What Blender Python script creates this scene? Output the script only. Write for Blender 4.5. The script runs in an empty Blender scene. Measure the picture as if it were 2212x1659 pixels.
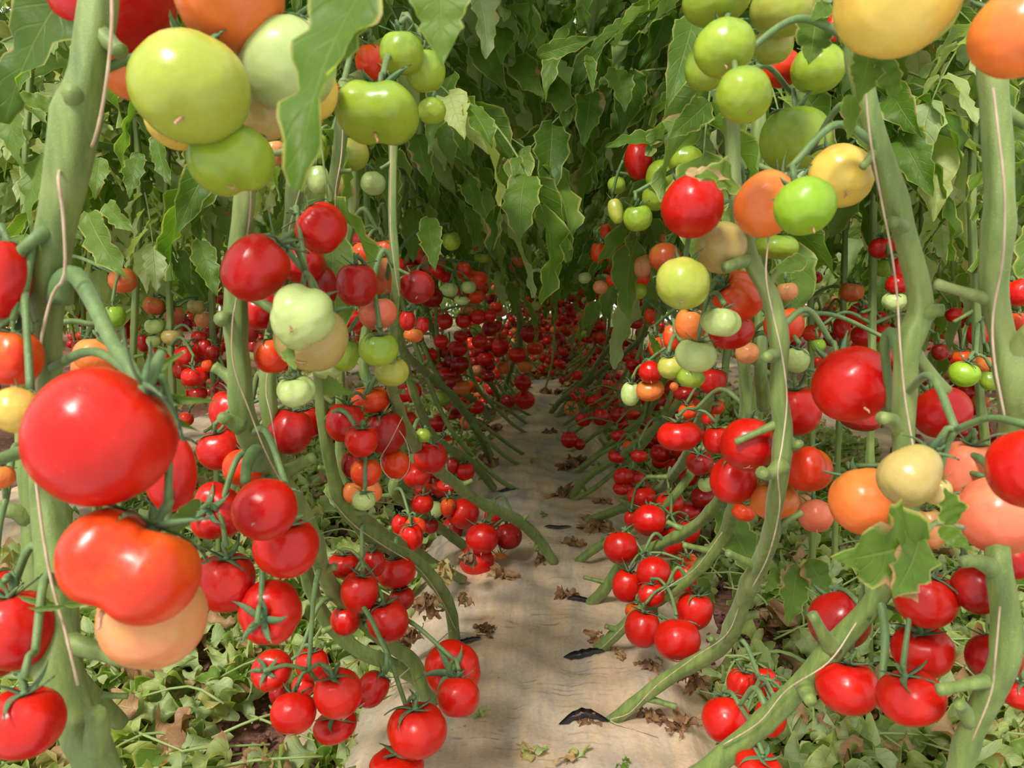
import bpy, math, random
import numpy as np
from mathutils import Vector, Matrix, Euler
random.seed(7); rng = np.random.default_rng(7)
S = bpy.context.scene
COL = S.collection
# ---------------------------------------------------------------- camera, world, light, exposure
F = 1670.0; CU, CV = 1106.0, 829.5
PITCH = math.atan((829.5-620)/F); YAW = math.atan(74/F)
cam_d = bpy.data.cameras.new('camera'); cam = bpy.data.objects.new('camera', cam_d); COL.objects.link(cam)
cam.location = (0, 0, .6); cam.rotation_euler = (math.pi/2-PITCH, 0, YAW)
cam_d.sensor_width = 36; cam_d.lens = F/2212*36; cam_d.clip_start = .02
cam_d.dof.use_dof = True; cam_d.dof.focus_distance = 1.25; cam_d.dof.aperture_fstop = 12
S.camera = cam
S.view_settings.view_transform = 'Standard'; S.view_settings.look = 'None'
S.view_settings.exposure = -0.07; S.view_settings.gamma = 1; S.view_settings.use_curve_mapping = False
w = bpy.data.worlds.new('greenhouse_daylight'); S.world = w; w.use_nodes = True
bg = w.node_tree.nodes['Background']; bg.inputs[0].default_value = (1, .985, .94, 1); bg.inputs[1].default_value = 1.5
sd = bpy.data.lights.new('sun', 'SUN'); sun = bpy.data.objects.new('sun', sd); COL.objects.link(sun)
sd.energy = 5.5; sd.angle = math.radians(14); sd.color = (1, .96, .88)
sun.rotation_euler = (math.radians(38), math.radians(-22), 0)
S.cycles.max_bounces = 12; S.cycles.transmission_bounces = 10; S.cycles.diffuse_bounces = 10

_R = Euler(cam.rotation_euler).to_matrix()
RT, UP, FW = _R @ Vector((1,0,0)), _R @ Vector((0,1,0)), _R @ Vector((0,0,-1))
CAM = Vector((0,0,.6))
def at(u, v, d): return CAM + d*(RT*((u-CU)/F) + UP*(-(v-CV)/F) + FW)
def gd(v): return .6/((v-CV)/F*math.cos(PITCH)+math.sin(PITCH))     # depth where that row meets the bed
def lin(c): return tuple(((x/255)/12.92 if x <= 10 else ((x/255+.055)/1.055)**2.4) for x in c)
# ---------------------------------------------------------------- materials
def newmat(name):
    m = bpy.data.materials.new(name); m.use_nodes = True; nt = m.node_tree
    return m, nt, nt.nodes['Principled BSDF'], nt.nodes['Material Output']
class N:
    def __init__(s, nt): s.nt = nt
    def __call__(s, typ, ins=(), **kw):
        n = s.nt.nodes.new(typ)
        for k, v in kw.items(): setattr(n, k, v)
        for k, v in dict(ins).items():
            if isinstance(v, bpy.types.NodeSocket): s.nt.links.new(v, n.inputs[k])
            else: n.inputs[k].default_value = v
        return n
    def math(s, op, a, b=0.0, c=0.0, clamp=False): return s('ShaderNodeMath', {0:a,1:b,2:c}, operation=op, use_clamp=clamp).outputs[0]
    def mr(s, v, a, b, c=0.0, d=1.0): return s('ShaderNodeMapRange', {0:v,1:a,2:b,3:c,4:d}).outputs[0]
    def mix(s, f, a, b, mode='MIX'):
        n = s('ShaderNodeMix', {0:f, 6:a, 7:b}, data_type='RGBA', blend_type=mode); return n.outputs[2]
    def noise(s, vec, scale, detail=3.0, rough=.55): return s('ShaderNodeTexNoise', {'Vector':vec,'Scale':scale,'Detail':detail,'Roughness':rough}).outputs[0]
    def link(s, a, b): s.nt.links.new(a, b)
    def ramp(s, f, stops):
        n = s('ShaderNodeValToRGB', {0:f}); cr = n.color_ramp
        cr.elements[0].position, cr.elements[0].color = stops[0][0], (*stops[0][1],1)
        cr.elements[1].position, cr.elements[1].color = stops[-1][0], (*stops[-1][1],1)
        for p, c in stops[1:-1]:
            e = cr.elements.new(p); e.color = (*c,1)
        return n.outputs[0]
    def bump(s, h, st, dist): return s('ShaderNodeBump', {'Height':h,'Strength':st,'Distance':dist}).outputs[0]
def tomato_material(name, attr):
    m, nt, P, O = newmat(name); n = N(nt)
    co = n('ShaderNodeTexCoord').outputs['Object']
    if attr:
        c1 = n('ShaderNodeAttribute', attribute_name='tint').outputs['Color']; c2 = c1
    else:
        c1 = n('ShaderNodeObjectInfo').outputs['Color']
        c2 = n('ShaderNodeAttribute', attribute_name='second_colour', attribute_type='OBJECT').outputs['Color']
    rnd = n('ShaderNodeObjectInfo').outputs['Random']
    off = n('ShaderNodeCombineXYZ', {0:n.math('MULTIPLY',rnd,37.0)}).outputs[0]
    cc = n('ShaderNodeVectorMath', {0:co,1:off}, operation='ADD').outputs[0]
    z = n('ShaderNodeSeparateXYZ', {0:co}).outputs[2]
    pat = n.math('ADD', n.noise(cc, 1.1, 3), n.math('MULTIPLY', z, .22))
    base = n.mix(n.mr(pat, .42, .72), c1, c2)
    base = n.mix(n.mr(n.noise(cc, 9, 4), .3, .75, 0, .16), base, n.mix(1.0, base, (.6,.5,.5,1), 'MULTIPLY'))
    vo = n('ShaderNodeTexVoronoi', {'Vector':cc,'Scale':13.0,'Randomness':1.0})
    sp = n.math('MULTIPLY', n.mr(vo.outputs['Distance'], .04, .09, .45, 0), n.mr(n.noise(cc, 2.3), .5, .6))
    base = n.mix(sp, base, (.85,.72,.6,1))
    n.link(base, P.inputs['Base Color'])
    P.inputs['Roughness'].default_value = .27
    n.link(n.mr(n.noise(cc, 14, 4), .3, .8, .22, .42), P.inputs['Roughness'])
    P.inputs['Specular IOR Level'].default_value = .38
    P.inputs['Subsurface Weight'].default_value = .12
    P.inputs['Subsurface Radius'].default_value = (1,.35,.15); P.inputs['Subsurface Scale'].default_value = .006
    n.link(n.bump(n.noise(cc, 1.8, 1), .10, .02), P.inputs['Normal'])
    return m
M = {}
M['tomato'] = tomato_material('tomato_skin', False); M['tomato_far'] = tomato_material('tomato_skin_far', True)
def stem_material(name, a, b, c, sc=40, rough=.55):
    m, nt, P, O = newmat(name); n = N(nt)
    co = n('ShaderNodeTexCoord').outputs['Object']
    st = n('ShaderNodeVectorMath', {0:co,1:(1,1,.12)}, operation='MULTIPLY').outputs[0]
    x = n.mix(n.mr(n.noise(st, sc*3, 4), .35, .7), (*lin(a),1), (*lin(b),1))
    x = n.mix(n.mr(n.noise(co, sc*.35, 3), .52, .75, 0, .7), x, (*lin(c),1))
    fz = n.noise(co, 900, 2)
    x = n.mix(n.mr(fz, .6, .75, 0, .25), x, (.45,.55,.3,1))
    n.link(x, P.inputs['Base Color']); P.inputs['Roughness'].default_value = rough
    P.inputs['Sheen Weight'].default_value = .1; P.inputs['Sheen Roughness'].default_value = .5
    n.link(n.bump(n.math('ADD', n.noise(st, 150, 3), n.math('MULTIPLY', fz, .4)), .35, .002), P.inputs['Normal'])
    return m
M['stem'] = stem_material('vine_stem', (106,124,56), (76,98,38), (130,138,74))
M['truss'] = stem_material('fruit_stalk', (88,116,60), (66,94,44), (112,124,66))
M['calyx'] = stem_material('calyx_green', (78,116,66), (60,96,54), (120,140,80))
M['dry_stalk'] = stem_material('dried_stub', (188,140,105), (150,100,75), (210,180,150))
M['twine'] = stem_material('twine_fibre', (178,158,132), (142,118,94), (200,184,160), 80, .9)
def leaf_material(name):
    m, nt, P, O = newmat(name); n = N(nt)
    at_ = n('ShaderNodeAttribute', attribute_name='leaf').outputs['Vector']
    sx = n('ShaderNodeSeparateXYZ', {0:at_}); u, v, t = sx.outputs[0], sx.outputs[1], sx.outputs[2]
    co = n('ShaderNodeTexCoord').outputs['Object']
    au = n.math('ABSOLUTE', u)
    g = n.ramp(n.math('MULTIPLY', t, 1/1.6), [(0,lin((62,94,26))),(.2,lin((88,120,36))),(.38,lin((110,138,54))),(.5,lin((176,190,140))),(.6,lin((168,178,98))),(.66,lin((178,148,104))),(.8,lin((152,112,82))),(1,lin((112,76,54)))])
    dry = n.mr(t, .98, 1.05)
    green = n.math('SUBTRACT', 1.0, dry)
    nz = n.noise(co, 60, 4)
    g = n.mix(n.mr(nz, .35, .7, 0, .35), g, n.mix(1.0, g, (.6,.72,.5,1), 'MULTIPLY'))
    ph = n.math('FRACT', n.math('SUBTRACT', n.math('MULTIPLY', v, 7.0), n.math('MULTIPLY', au, 1.5)))
    sv = n.mr(n.math('ABSOLUTE', n.math('SUBTRACT', ph, .5)), .0, .09, 1, 0)
    mid = n.mr(au, .015, .06, 1, 0)
    vein = n.math('MAXIMUM', mid, n.math('MULTIPLY', sv, .55))
    g = n.mix(n.math('MULTIPLY', vein, .45), g, n.mix(.6, g, (*lin((150,172,96)),1)))
    mar = n.math('MULTIPLY', n.mr(n.math('ADD', au, n.math('MULTIPLY', n.noise(co, 25, 2), .25)), 1.0, 1.13), green)
    g = n.mix(n.math('MULTIPLY', mar, .75), g, (*lin((192,190,104)),1))
    burn = n.math('MULTIPLY', n.mr(n.math('ADD', n.math('MULTIPLY', au, .3), n.noise(co, 14, 4)), .86, .93), green)
    g = n.mix(burn, g, (*lin((176,136,100)),1))
    n.link(g, P.inputs['Base Color']); P.inputs['Roughness'].default_value = .5; P.inputs['Specular IOR Level'].default_value = .35
    b = n.bump(n.math('SUBTRACT', n.noise(co, 120, 3), n.math('MULTIPLY', vein, .8)), .5, .002)
    n.link(b, P.inputs['Normal'])
    tr = n('ShaderNodeBsdfTranslucent', {0:n.mix(1.0, g, (1.15,1.3,.55,1), 'MULTIPLY'), 1:b})
    ms = n('ShaderNodeMixShader', {0:n.math('SUBTRACT', .5, n.math('MULTIPLY', dry, .25)), 1:P.outputs[0], 2:tr.outputs[0]})
    n.link(ms.outputs[0], O.inputs[0]); return m
M['leaf'] = leaf_material('tomato_leaf')
def soil_material():
    m, nt, P, O = newmat('red_brown_soil'); n = N(nt); co = n('ShaderNodeTexCoord').outputs['Object']
    x = n.ramp(n.noise(co, 55, 8, .7), [(.3,lin((70,44,34))),(.5,lin((128,84,66))),(.7,lin((172,126,104)))])
    n.link(x, P.inputs['Base Color']); P.inputs['Roughness'].default_value = .95
    n.link(n.bump(n.noise(co, 130, 8, .7), 1, .01), P.inputs['Normal']); return m
M['soil'] = soil_material()
def film_material():
    m, nt, P, O = newmat('dusty_mulch_film'); n = N(nt); co = n('ShaderNodeTexCoord').outputs['Object']
    lon = n('ShaderNodeVectorMath', {0:co,1:(1,.16,1)}, operation='MULTIPLY').outputs[0]
    lat = n('ShaderNodeVectorMath', {0:co,1:(.12,1,1)}, operation='MULTIPLY').outputs[0]
    x = n.ramp(n.noise(lon, 13, 6, .62), [(.28,lin((138,132,126))),(.45,lin((178,160,138))),(.6,lin((196,168,136))),(.78,lin((196,172,144)))])
    x = n.mix(n.mr(n.noise(co, 3.2, 5), .52, .68, 0, .75), x, (*lin((142,136,130)),1))
    dk = n.math('MULTIPLY', n.mr(n.noise(lat, 110, 4, .6), .56, .66), n.mr(n.noise(co, 7, 3), .47, .6))
    x = n.mix(n.math('MULTIPLY', dk, .6), x, (*lin((92,90,90)),1))
    red = n.math('MULTIPLY', n.mr(n.noise(lon, 60, 4), .62, .72), n.mr(n.noise(co, 5, 3), .5, .6))
    x = n.mix(n.math('MULTIPLY', red, .5), x, (*lin((150,92,66)),1))
    vo = n('ShaderNodeTexVoronoi', {'Vector':co,'Scale':45.0}).outputs['Distance']
    x = n.mix(n.math('MULTIPLY', n.mr(vo, .07, .12, .8, 0), n.mr(n.noise(co, 12), .5, .6)), x, (*lin((96,62,46)),1))
    x = n.mix(n.mr(n.noise(co, 170, 7, .7), .42, .7, 0, .4), x, n.mix(1.0, x, (.55,.5,.45,1), 'MULTIPLY'))
    x = n.mix(n.mr(n.noise(lon, 45, 6, .7), .5, .75, 0, .45), x, (*lin((128,124,122)),1))
    n.link(x, P.inputs['Base Color']); P.inputs['Roughness'].default_value = .5
    n.link(n.mr(n.noise(co, 9, 4), .3, .7, .38, .75), P.inputs['Roughness'])
    wr = n.math('MULTIPLY', n.math('ABSOLUTE', n.math('SUBTRACT', n.noise(lon, 16, 3), .5)), 2.0)
    h = n.math('ADD', wr, n.math('MULTIPLY', n.noise(co, 70, 5), .25))
    n.link(n.bump(h, .45, .012), P.inputs['Normal']); return m
M['film'] = film_material()
def plain(name, c, rough=.7):
    m, nt, P, O = newmat(name); n = N(nt); co = n('ShaderNodeTexCoord').outputs['Object']
    n.link(n.mix(n.noise(co, 60, 4), (*lin(c),1), (*[x*.6 for x in lin(c)],1)), P.inputs['Base Color']); P.inputs['Roughness'].default_value = rough; return m
M['black_film'] = plain('torn_black_film', (48,46,48), .4)
# ---------------------------------------------------------------- mesh helpers
def mesh_of(name, V, Fc, mat, leaf=None, tint=None, smooth=True):
    me = bpy.data.meshes.new(name)
    V = np.asarray(V, dtype=np.float32).reshape(-1,3); Fc = np.asarray(Fc, dtype=np.int32)
    k = Fc.shape[1]
    me.vertices.add(len(V)); me.vertices.foreach_set('co', V.ravel())
    me.loops.add(Fc.size); me.loops.foreach_set('vertex_index', Fc.ravel())
    me.polygons.add(len(Fc)); me.polygons.foreach_set('loop_start', np.arange(0, Fc.size, k, dtype=np.int32))
    try: me.polygons.foreach_set('loop_total', np.full(len(Fc), k, dtype=np.int32))
    except Exception: pass
    me.polygons.foreach_set('use_smooth', np.full(len(Fc), smooth))
    me.update(calc_edges=True)
    if leaf is not None:
        a = me.attributes.new('leaf', 'FLOAT_VECTOR', 'POINT'); a.data.foreach_set('vector', np.asarray(leaf, dtype=np.float32).ravel())
    if tint is not None:
        a = me.attributes.new('tint', 'FLOAT_COLOR', 'POINT'); a.data.foreach_set('color', np.asarray(tint, dtype=np.float32).ravel())
    me.materials.append(mat); return me
class MB:
    """collects quads"""
    def __init__(s): s.V=[]; s.F=[]; s.L=[]; s.T=[]; s.n=0
    def add(s, V, Fc, L=None, T=None):
        V = np.asarray(V, float).reshape(-1,3); s.V.append(V); s.F.append(np.asarray(Fc,int)+s.n)
        s.L.append(np.zeros((len(V),3)) if L is None else L)
        if T is not None: s.T.append(np.tile(np.array([*T,1.0]), (len(V),1)))
        s.n += len(V)
    def mesh(s, name, mat, leaf=False):
        return mesh_of(name, np.concatenate(s.V), np.concatenate(s.F), mat, np.concatenate(s.L) if leaf else None, np.concatenate(s.T) if s.T else None)
def link(name, me, parent=None, mw=None):
    o = bpy.data.objects.new(name, me); COL.objects.link(o)
    if parent is not None: o.parent = parent
    if mw is not None: o.matrix_basis = mw
    return o
def tag(o, label, cat, group=None, kind=None):
    if label: o['label'] = label
    if cat: o['category'] = cat
    if group: o['group'] = group
    if kind: o['kind'] = kind
    return o
_grid = {}
def grid_faces(a, b, wrap=False):
    k = (a,b,wrap)
    if k not in _grid:
        L = []
        for i in range(a-1):
            for j in range(b if wrap else b-1):
                j2 = (j+1) % b; L.append((i*b+j, i*b+j2, (i+1)*b+j2, (i+1)*b+j))
        _grid[k] = np.array(L)
    return _grid[k]
def spline(pts, step):
    """Catmull-Rom through rows of (x,y,z,r)"""
    P = np.asarray(pts, float)
    if len(P) < 3: 
        n = max(2, int(np.linalg.norm(P[-1,:3]-P[0,:3])/step)+1); t = np.linspace(0,1,n)[:,None]; return P[0]*(1-t)+P[-1]*t
    Q = np.vstack([2*P[0]-P[1], P, 2*P[-1]-P[-2]]); out = []
    for i in range(1, len(Q)-2):
        L = np.linalg.norm(Q[i+1,:3]-Q[i,:3]); n = max(2, int(L/step)+1)
        for t in np.arange(n)/n:
            a,b,c,d = Q[i-1],Q[i],Q[i+1],Q[i+2]
            out.append(.5*((2*b)+(-a+c)*t+(2*a-5*b+4*c-d)*t*t+(-a+3*b-3*c+d)*t**3))
    out.append(P[-1]); return np.array(out)
def frames(C):
    T = np.gradient(C, axis=0); T /= np.linalg.norm(T, axis=1)[:,None]+1e-9
    a = np.array([.31,.9,.27]); n0 = np.cross(T[0], a); n0 /= np.linalg.norm(n0)
    Ns = [n0]
    for i in range(1, len(C)):
        n = Ns[-1]-T[i]*np.dot(Ns[-1],T[i]); n /= np.linalg.norm(n)+1e-9; Ns.append(n)
    Nn = np.array(Ns); return T, Nn, np.cross(T, Nn)
def tube(mb, pts, step=.01, seg=8, ridge=0., bump=0., rnd=None):
    C = spline(pts, step); R = np.maximum(C[:,3], .0004); P = C[:,:3]
    T, A, B = frames(P); ph = np.linspace(0, 2*np.pi, seg, endpoint=False)
    prof = 1+ridge*np.cos(5*ph)
    if bump:
        s = np.concatenate([[0], np.cumsum(np.linalg.norm(np.diff(P,axis=0),axis=1))])
        R = R*(1+bump*np.exp(-((s%.11-.055)/.012)**2)+.05*np.sin(s*70+ph[1]))
    V = P[:,None,:]+(R[:,None]*prof)[:,:,None]*(np.cos(ph)[None,:,None]*A[:,None,:]+np.sin(ph)[None,:,None]*B[:,None,:])
    V = np.concatenate([np.repeat(P[:1],seg,0)[None], V, (np.repeat(P[-1:],seg,0)+T[-1]*R[-1]*.3)[None]])
    mb.add(V, grid_faces(len(V), seg, True)); return P, R
# ---------------------------------------------------------------- tomatoes
def fruit_arrays(kind, nt=22, npz=36, seed=0):
    r = np.random.default_rng(seed)
    th = np.linspace(0, np.pi, nt); ph = np.linspace(0, 2*np.pi, npz, endpoint=False)
    TH, PH = np.meshgrid(th, ph, indexing='ij')
    lob = {'round':(5,.018),'oblate':(6,.035),'lobed':(5,.085),'knobbly':(4,.12),'double':(2,0),'egg':(5,.01),'pear':(3,.02)}[kind]
    p0 = r.uniform(0, 6)
    c = np.cos(lob[0]*PH/2+p0)
    rad = 1-lob[1]*1.6*np.abs(c)**6*(.35+.65*np.cos(TH/2)**2)*1.2 + .03*np.sin(2*PH+p0)+ (.05*np.sin(3*PH+2*p0) if kind in('lobed','knobbly') else 0)
    sq = np.sin(TH)**.92
    zz = np.cos(TH)
    zz = np.where(zz>0, zz**1.0*1.0, zz)
    X = rad*sq*np.cos(PH); Y = rad*sq*np.sin(PH); Z = zz*1.0
    Z = Z-(.28 if kind!='egg' else .1)*np.exp(-(TH/.42)**2)
    Z = Z+.05*np.exp(-((np.pi-TH)/.3)**2)
    if kind == 'double':
        q = np.abs(np.cos(PH)); X = X*1.0; f = 1-.26*np.exp(-(np.cos(PH)/.42)**2)*np.sin(TH)**.5
        Y = Y*f; Z = Z*(1-.14*np.exp(-(X/.3)**2)); X = X*1.0
    if kind == 'egg': X *= .97; Z *= 1.0; X *= 1+.06*Z; Y *= 1+.06*Z
    if kind == 'pear': s = .70+.3/(1+np.exp(3.2*Z)); X *= s*1.06; Y *= s*1.06
    V = np.stack([X,Y,Z],-1)
    return V.reshape(-1,3), grid_faces(nt, npz, True)
FR = {}
for k in ('round','oblate','lobed','knobbly','double','egg','pear'):
    for i in range(2):
        V, Fc = fruit_arrays(k, seed=i*11+3); FR[k,i] = mesh_of('tomato_'+k, V, Fc, M['tomato'])
def calyx_mesh(i):
    r = random.Random(i); mb = MB(); ns = r.choice([5,6,6]); 
    for k in range(ns):
        a = 2*math.pi*k/ns+r.uniform(-.2,.2); L = r.uniform(.75,1.15); lift = r.uniform(-.15,.6); m = 9
        V = []
        for j in range(m):
            t = j/(m-1); rr = .07+L*t*(.95 if lift<.2 else .85)
            z = .74+.12*math.sin(t*2.2)+lift*t*t-(.30*t*t if lift<.1 else 0)
            ww = .13*(math.sin(math.pi*min(1,t*.8+.2))**.8)*(1-t)**.5+.008
            c, s = math.cos(a+.25*t*t), math.sin(a+.25*t*t)
            for q, dz in ((-1,.035),(0,0),(1,.035),(0,-.02)):
                V.append((c*rr-s*ww*q, s*rr+c*ww*q, z+dz))
        mb.add(V, grid_faces(m, 4, True))
    tube(mb, [(0,0,.64,.12),(0,0,.80,.10),(.02,0,.84,.06)], .05, 8)
    return mb.mesh('calyx', M['calyx'])
def stalk_mesh(i):
    mb = MB(); b = .12*(i-1)
    tube(mb, [(0,0,.74,.07),(b*.3,0,.95,.06),(b,b*.4,1.12,.085),(b*1.5,b*.6,1.3,.06)], .06, 8)
    return mb.mesh('fruit_stalk', M['truss'])
CAL = [calyx_mesh(i) for i in range(5)]; STK = [stalk_mesh(i) for i in range(3)]
def stub_mesh():
    mb = MB(); tube(mb, [(0,0,-.86,.05),(.02,0,-.98,.035),(.07,.02,-1.12,.03),(.05,.03,-1.2,.012)], .04, 6); return mb.mesh('blossom_stub', M['dry_stalk'])
STUB = stub_mesh()
def scar_mesh():
    mb = MB(); r = random.Random(3)
    for k in range(5):
        a = r.uniform(0,6.28); p = [(0,0,-.98,.03)]
        for j in range(1,4): p.append((math.cos(a)*.06*j+r.uniform(-.02,.02), math.sin(a)*.06*j, -.995+.012*j*j*.2, .018-.004*j))
        tube(mb, p, .03, 5)
    return mb.mesh('blossom_scar', M['dry_stalk'])
SCAR = scar_mesh()
CC = {'red':((178,12,6),(192,26,8)),'dark red':((140,12,10),(158,18,10)),'orange-red':((206,48,12),(210,84,22)),'orange':((210,106,46),(196,122,54)),
 'peach':((206,132,84),(190,146,82)),'pink':((206,102,74),(212,122,82)),'green':((138,160,44),(112,142,44)),'pale green':((170,186,116),(156,176,104)),
 'yellow-green':((150,162,58),(176,168,80)),'yellow':((204,176,78),(206,150,66)),'beige':((176,154,90),(172,156,88)),'brownish orange':((188,84,40),(166,106,48)),'bright green':((122,160,32),(132,164,44))}
def rot_for(code, rnd):
    j = lambda s: rnd.uniform(-s, s)
    e = {'u':(.02,0),'f':(1.15,0),'F':(1.5,0),'b':(-.75,0),'B':(-1.25,0),'l':(.25,-1.0),'r':(-.25,.75),'U':(.65,0)}[code]
    return Matrix.Rotation(e[1]+j(.22),4,'Y') @ Matrix.Rotation(e[0]+j(.2),4,'X') @ Matrix.Rotation(rnd.uniform(0,6.28),4,'Z')
TOM = []   # tomatoes already placed: top of the fruit, position, radius, vine hint
def tomato(pos, rx, rz, colour, code='u', shape='round', stub=None, calyx=True, rnd=random, roll=None, far=False):
    me = FR[shape, rnd.randrange(2)]
    o = bpy.data.objects.new('tomato', me); COL.objects.link(o)
    R = rot_for(code, rnd)
    if roll is not None: R = Matrix.Rotation(roll,4,'Y') @ Matrix.Rotation(-.45,4,'X') 
    if code in 'fFbB': rz = rx*.92 if shape != 'double' else rz
    o.matrix_basis = Matrix.Translation(pos) @ R @ Matrix.Diagonal((rx,rx,rz,1))
    a, b = CC[colour]; f = rnd.uniform(.88,1.1)
    o.color = (*[min(1,x*f) for x in lin(a)],1); o['second_colour'] = [min(1,x*f) for x in lin(b)]
    if calyx:
        up_ = Matrix.Translation((0,0,.2 if shape == 'egg' else (.1 if shape == 'pear' else .03))); link('calyx', rnd.choice(CAL), o, up_); link('fruit_stalk', rnd.choice(STK), o, up_)
    if stub == 's' : link('blossom_stub', STUB, o)
    elif stub == 'c': link('blossom_scar', SCAR, o)
    top = o.matrix_basis @ Vector((0,0,1.22)); TOM.append([top, Vector(pos), rx, o]); return o
# clusters of hand-placed fruit: phrase, then u v w h colour depth [code shape stub]
CL = {}
def cl(key, phrase, *rows): CL[key] = (phrase, rows)
cl('topleft', 'the big truss at the top left',
 (245,-15,256,246,'red',.62,'u','round'),(495,-12,240,224,'orange',.53,'b','round'),(290,160,135,112,'orange',.66,'u','round'),
 (412,190,245,256,'yellow-green',.50,'b','round','s'),(622,135,208,205,'pale green',.55,'u','round'),(390,250,150,150,'yellow',.57,'b','round','s'),
 (568,235,135,135,'beige',.60,'u','round'),(672,195,115,130,'yellow',.62,'u','round'),(712,205,58,62,'orange-red',.72,'u','round'),
 (500,347,178,146,'green',.53,'b','double'),(596,330,48,58,'peach',.8,'u','round'))
cl('topmid', 'the green truss right of the drooping leaf',
 (803,133,70,78,'orange-red',.92),(868,113,98,96,'green',.74),(918,152,88,92,'green',.77),(815,245,186,120,'green',.66,'u','double','s'),(933,240,60,64,'green',.84))
cl('behindstems', 'the pale group behind the upright stems, upper left',
 (690,322,44,70,'green',.9),(755,332,84,76,'yellow-green',.92),(688,388,50,66,'pale green',.9),(738,398,52,46,'beige',1.0),(806,396,54,40,'pale green',1.05))
cl('midleft', 'the mixed truss holding the lobed green fruit',
 (692,493,114,110,'red',.7,'l','lobed'),(551,579,136,156,'red',.62,'r','egg'),(655,572,100,84,'red',.78),(688,625,98,118,'dark red',.8),
 (565,672,90,84,'red',.74),(653,684,144,134,'pale green',.60,'B','lobed','c'),(672,728,158,118,'beige',.66,'b','oblate','c'),
 (587,766,78,82,'orange-red',.72,'u','round'),(638,844,82,70,'pale green',.66,'u','lobed'))
cl('midleft2', 'the truss behind the thin stem at left centre',
 (771,614,92,100,'dark red',.74,'u','round','s'),(824,592,78,92,'brownish orange',.86),(901,620,76,80,'dark red',.82,'b','round','s'),(816,677,86,70,'pink',.78),
 (818,753,86,76,'green',.76,'u','round'),(745,765,62,78,'green',.84),(708,790,72,58,'pale green',.86),(846,802,74,66,'yellow-green',.9),(762,692,48,58,'red',.96))
cl('glow', 'the small bright group above left centre',
 (783,518,46,38,'red',.98,'u','lobed'),(786,550,56,54,'orange-red',.95),(832,548,52,68,'orange-red',.95),(852,570,40,60,'red',1.0))
cl('thinrow', 'the row of small fruit beside the thin stem',
 (880,692,36,46,'red',1.15),(893,724,44,32,'orange',1.2),(912,702,30,40,'red',1.25),(540,720,36,40,'dark red',1.3),(548,750,30,36,'dark red',1.35))
cl('leftlow', 'the truss behind the lower left stem',
 (498,888,90,100,'red',.84),(474,971,96,90,'red',.78,'u','round','s'),(525,1010,86,76,'orange-red',.76),(626,930,98,106,'dark red',.82,'u','oblate'),(560,960,50,60,'dark red',.95),(668,912,60,70,'red',.95,'u','lobed'))
cl('leftmid', 'the crowded truss low at left centre',
 (746,912,82,92,'red',.92),(800,862,82,60,'orange-red',1.0),(832,934,88,96,'dark red',1.0),(781,951,74,72,'red',.86),(790,1020,66,64,'orange-red',.88),
 (855,1003,66,62,'orange-red',1.02),(762,1062,44,50,'orange',.98),(804,1060,42,52,'orange',.98),(786,1080,50,44,'pale green',.86),(762,1003,50,60,'dark red',.98),(930,988,74,72,'red',1.2),(900,1028,60,34,'red',1.25),(914,940,34,34,'green',1.15))
cl('hero', 'the large truss at the lower left',
 (465,1106,124,142,'red',.72,'f','lobed'),(572,1100,138,134,'red',.60,'B','round','s'),(618,1180,140,132,'red',.66,'u','oblate'),(488,1256,130,132,'red',.70,'u','lobed'),(584,1322,138,128,'red',.69,'F','oblate'))
cl('front', 'the close blurred truss at the left',
 (216,945,302,300,'red',.42,'r','egg'),(368,1020,105,180,'red',.52),(282,1222,292,240,'orange-red',.43,'b','double','s'),(330,1335,230,172,'peach',.475,'b','round'))
cl('leftedge', 'the stack of fruit along the left edge',
 (0,600,120,188,'red',.50),(28,770,130,130,'orange-red',.50,'u','lobed'),(36,886,104,132,'yellow',.46,'b','round'),(0,1030,62,54,'orange',.6),(-4,1262,60,66,'red',.62),(36,1358,150,176,'red',.52),(-8,1420,90,110,'dark red',.56),(52,1558,164,152,'red',.47,'u','oblate'))
cl('midleftedge', 'the small group behind the big left stem',
 (212,766,98,80,'orange',.72,'u','oblate'),(265,605,60,58,'brownish orange',1.15),(247,682,48,50,'bright green',1.1),(180,790,50,90,'orange',.75))
cl('leftback', 'the truss seen past the arching stalk at left',
 (333,660,46,42,'brownish orange',1.5),(376,680,40,46,'pink',1.55),(424,662,38,34,'beige',1.6),(334,704,44,36,'pale green',1.5),(372,728,46,36,'beige',1.5),(333,736,34,30,'pale green',1.5),(400,700,30,34,'dark red',1.6),(440,690,38,36,'peach',1.7),(355,776,40,34,'red',1.5),(310,740,30,42,'dark red',1.6))
cl('leftbunch', 'the dense bunch left of the stem',
 (404,770,54,52,'red',1.45),(440,752,40,44,'red',1.5,'u','lobed'),(420,812,54,46,'red',1.4,'u','lobed'),(456,764,34,44,'dark red',1.5),(432,730,36,34,'dark red',1.5),(448,790,26,28,'orange-red',1.4),(392,800,36,40,'dark red',1.5),(428,850,40,34,'dark red',1.5),(480,842,44,36,'dark red',1.55),(402,905,32,22,'orange-red',1.7))
cl('lowleft', 'the red truss behind the crossing stems, low left',
 (742,1220,70,56,'red',1.02,'u','round','s'),(777,1277,84,90,'red',.96,'u','round','s'),(838,1340,92,92,'red',.96,'u','round'),(746,1340,64,66,'red',1.0),(806,1216,54,66,'red',1.06),(856,1236,84,70,'red',1.12),(868,1292,56,52,'dark red',1.12))
cl('groundleft', 'the truss near the soil patch, bottom left',
 (587,1448,88,92,'red',.82,'f','round'),(674,1434,72,70,'red',.92),(655,1482,50,48,'red',.92),(634,1540,96,96,'red',.80,'b','round'),(730,1497,102,108,'red',.80,'u','round'),(804,1488,68,84,'red',.88,'r','round','c'),(724,1568,94,56,'red',.86),(600,1500,36,50,'dark red',.93))
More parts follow.
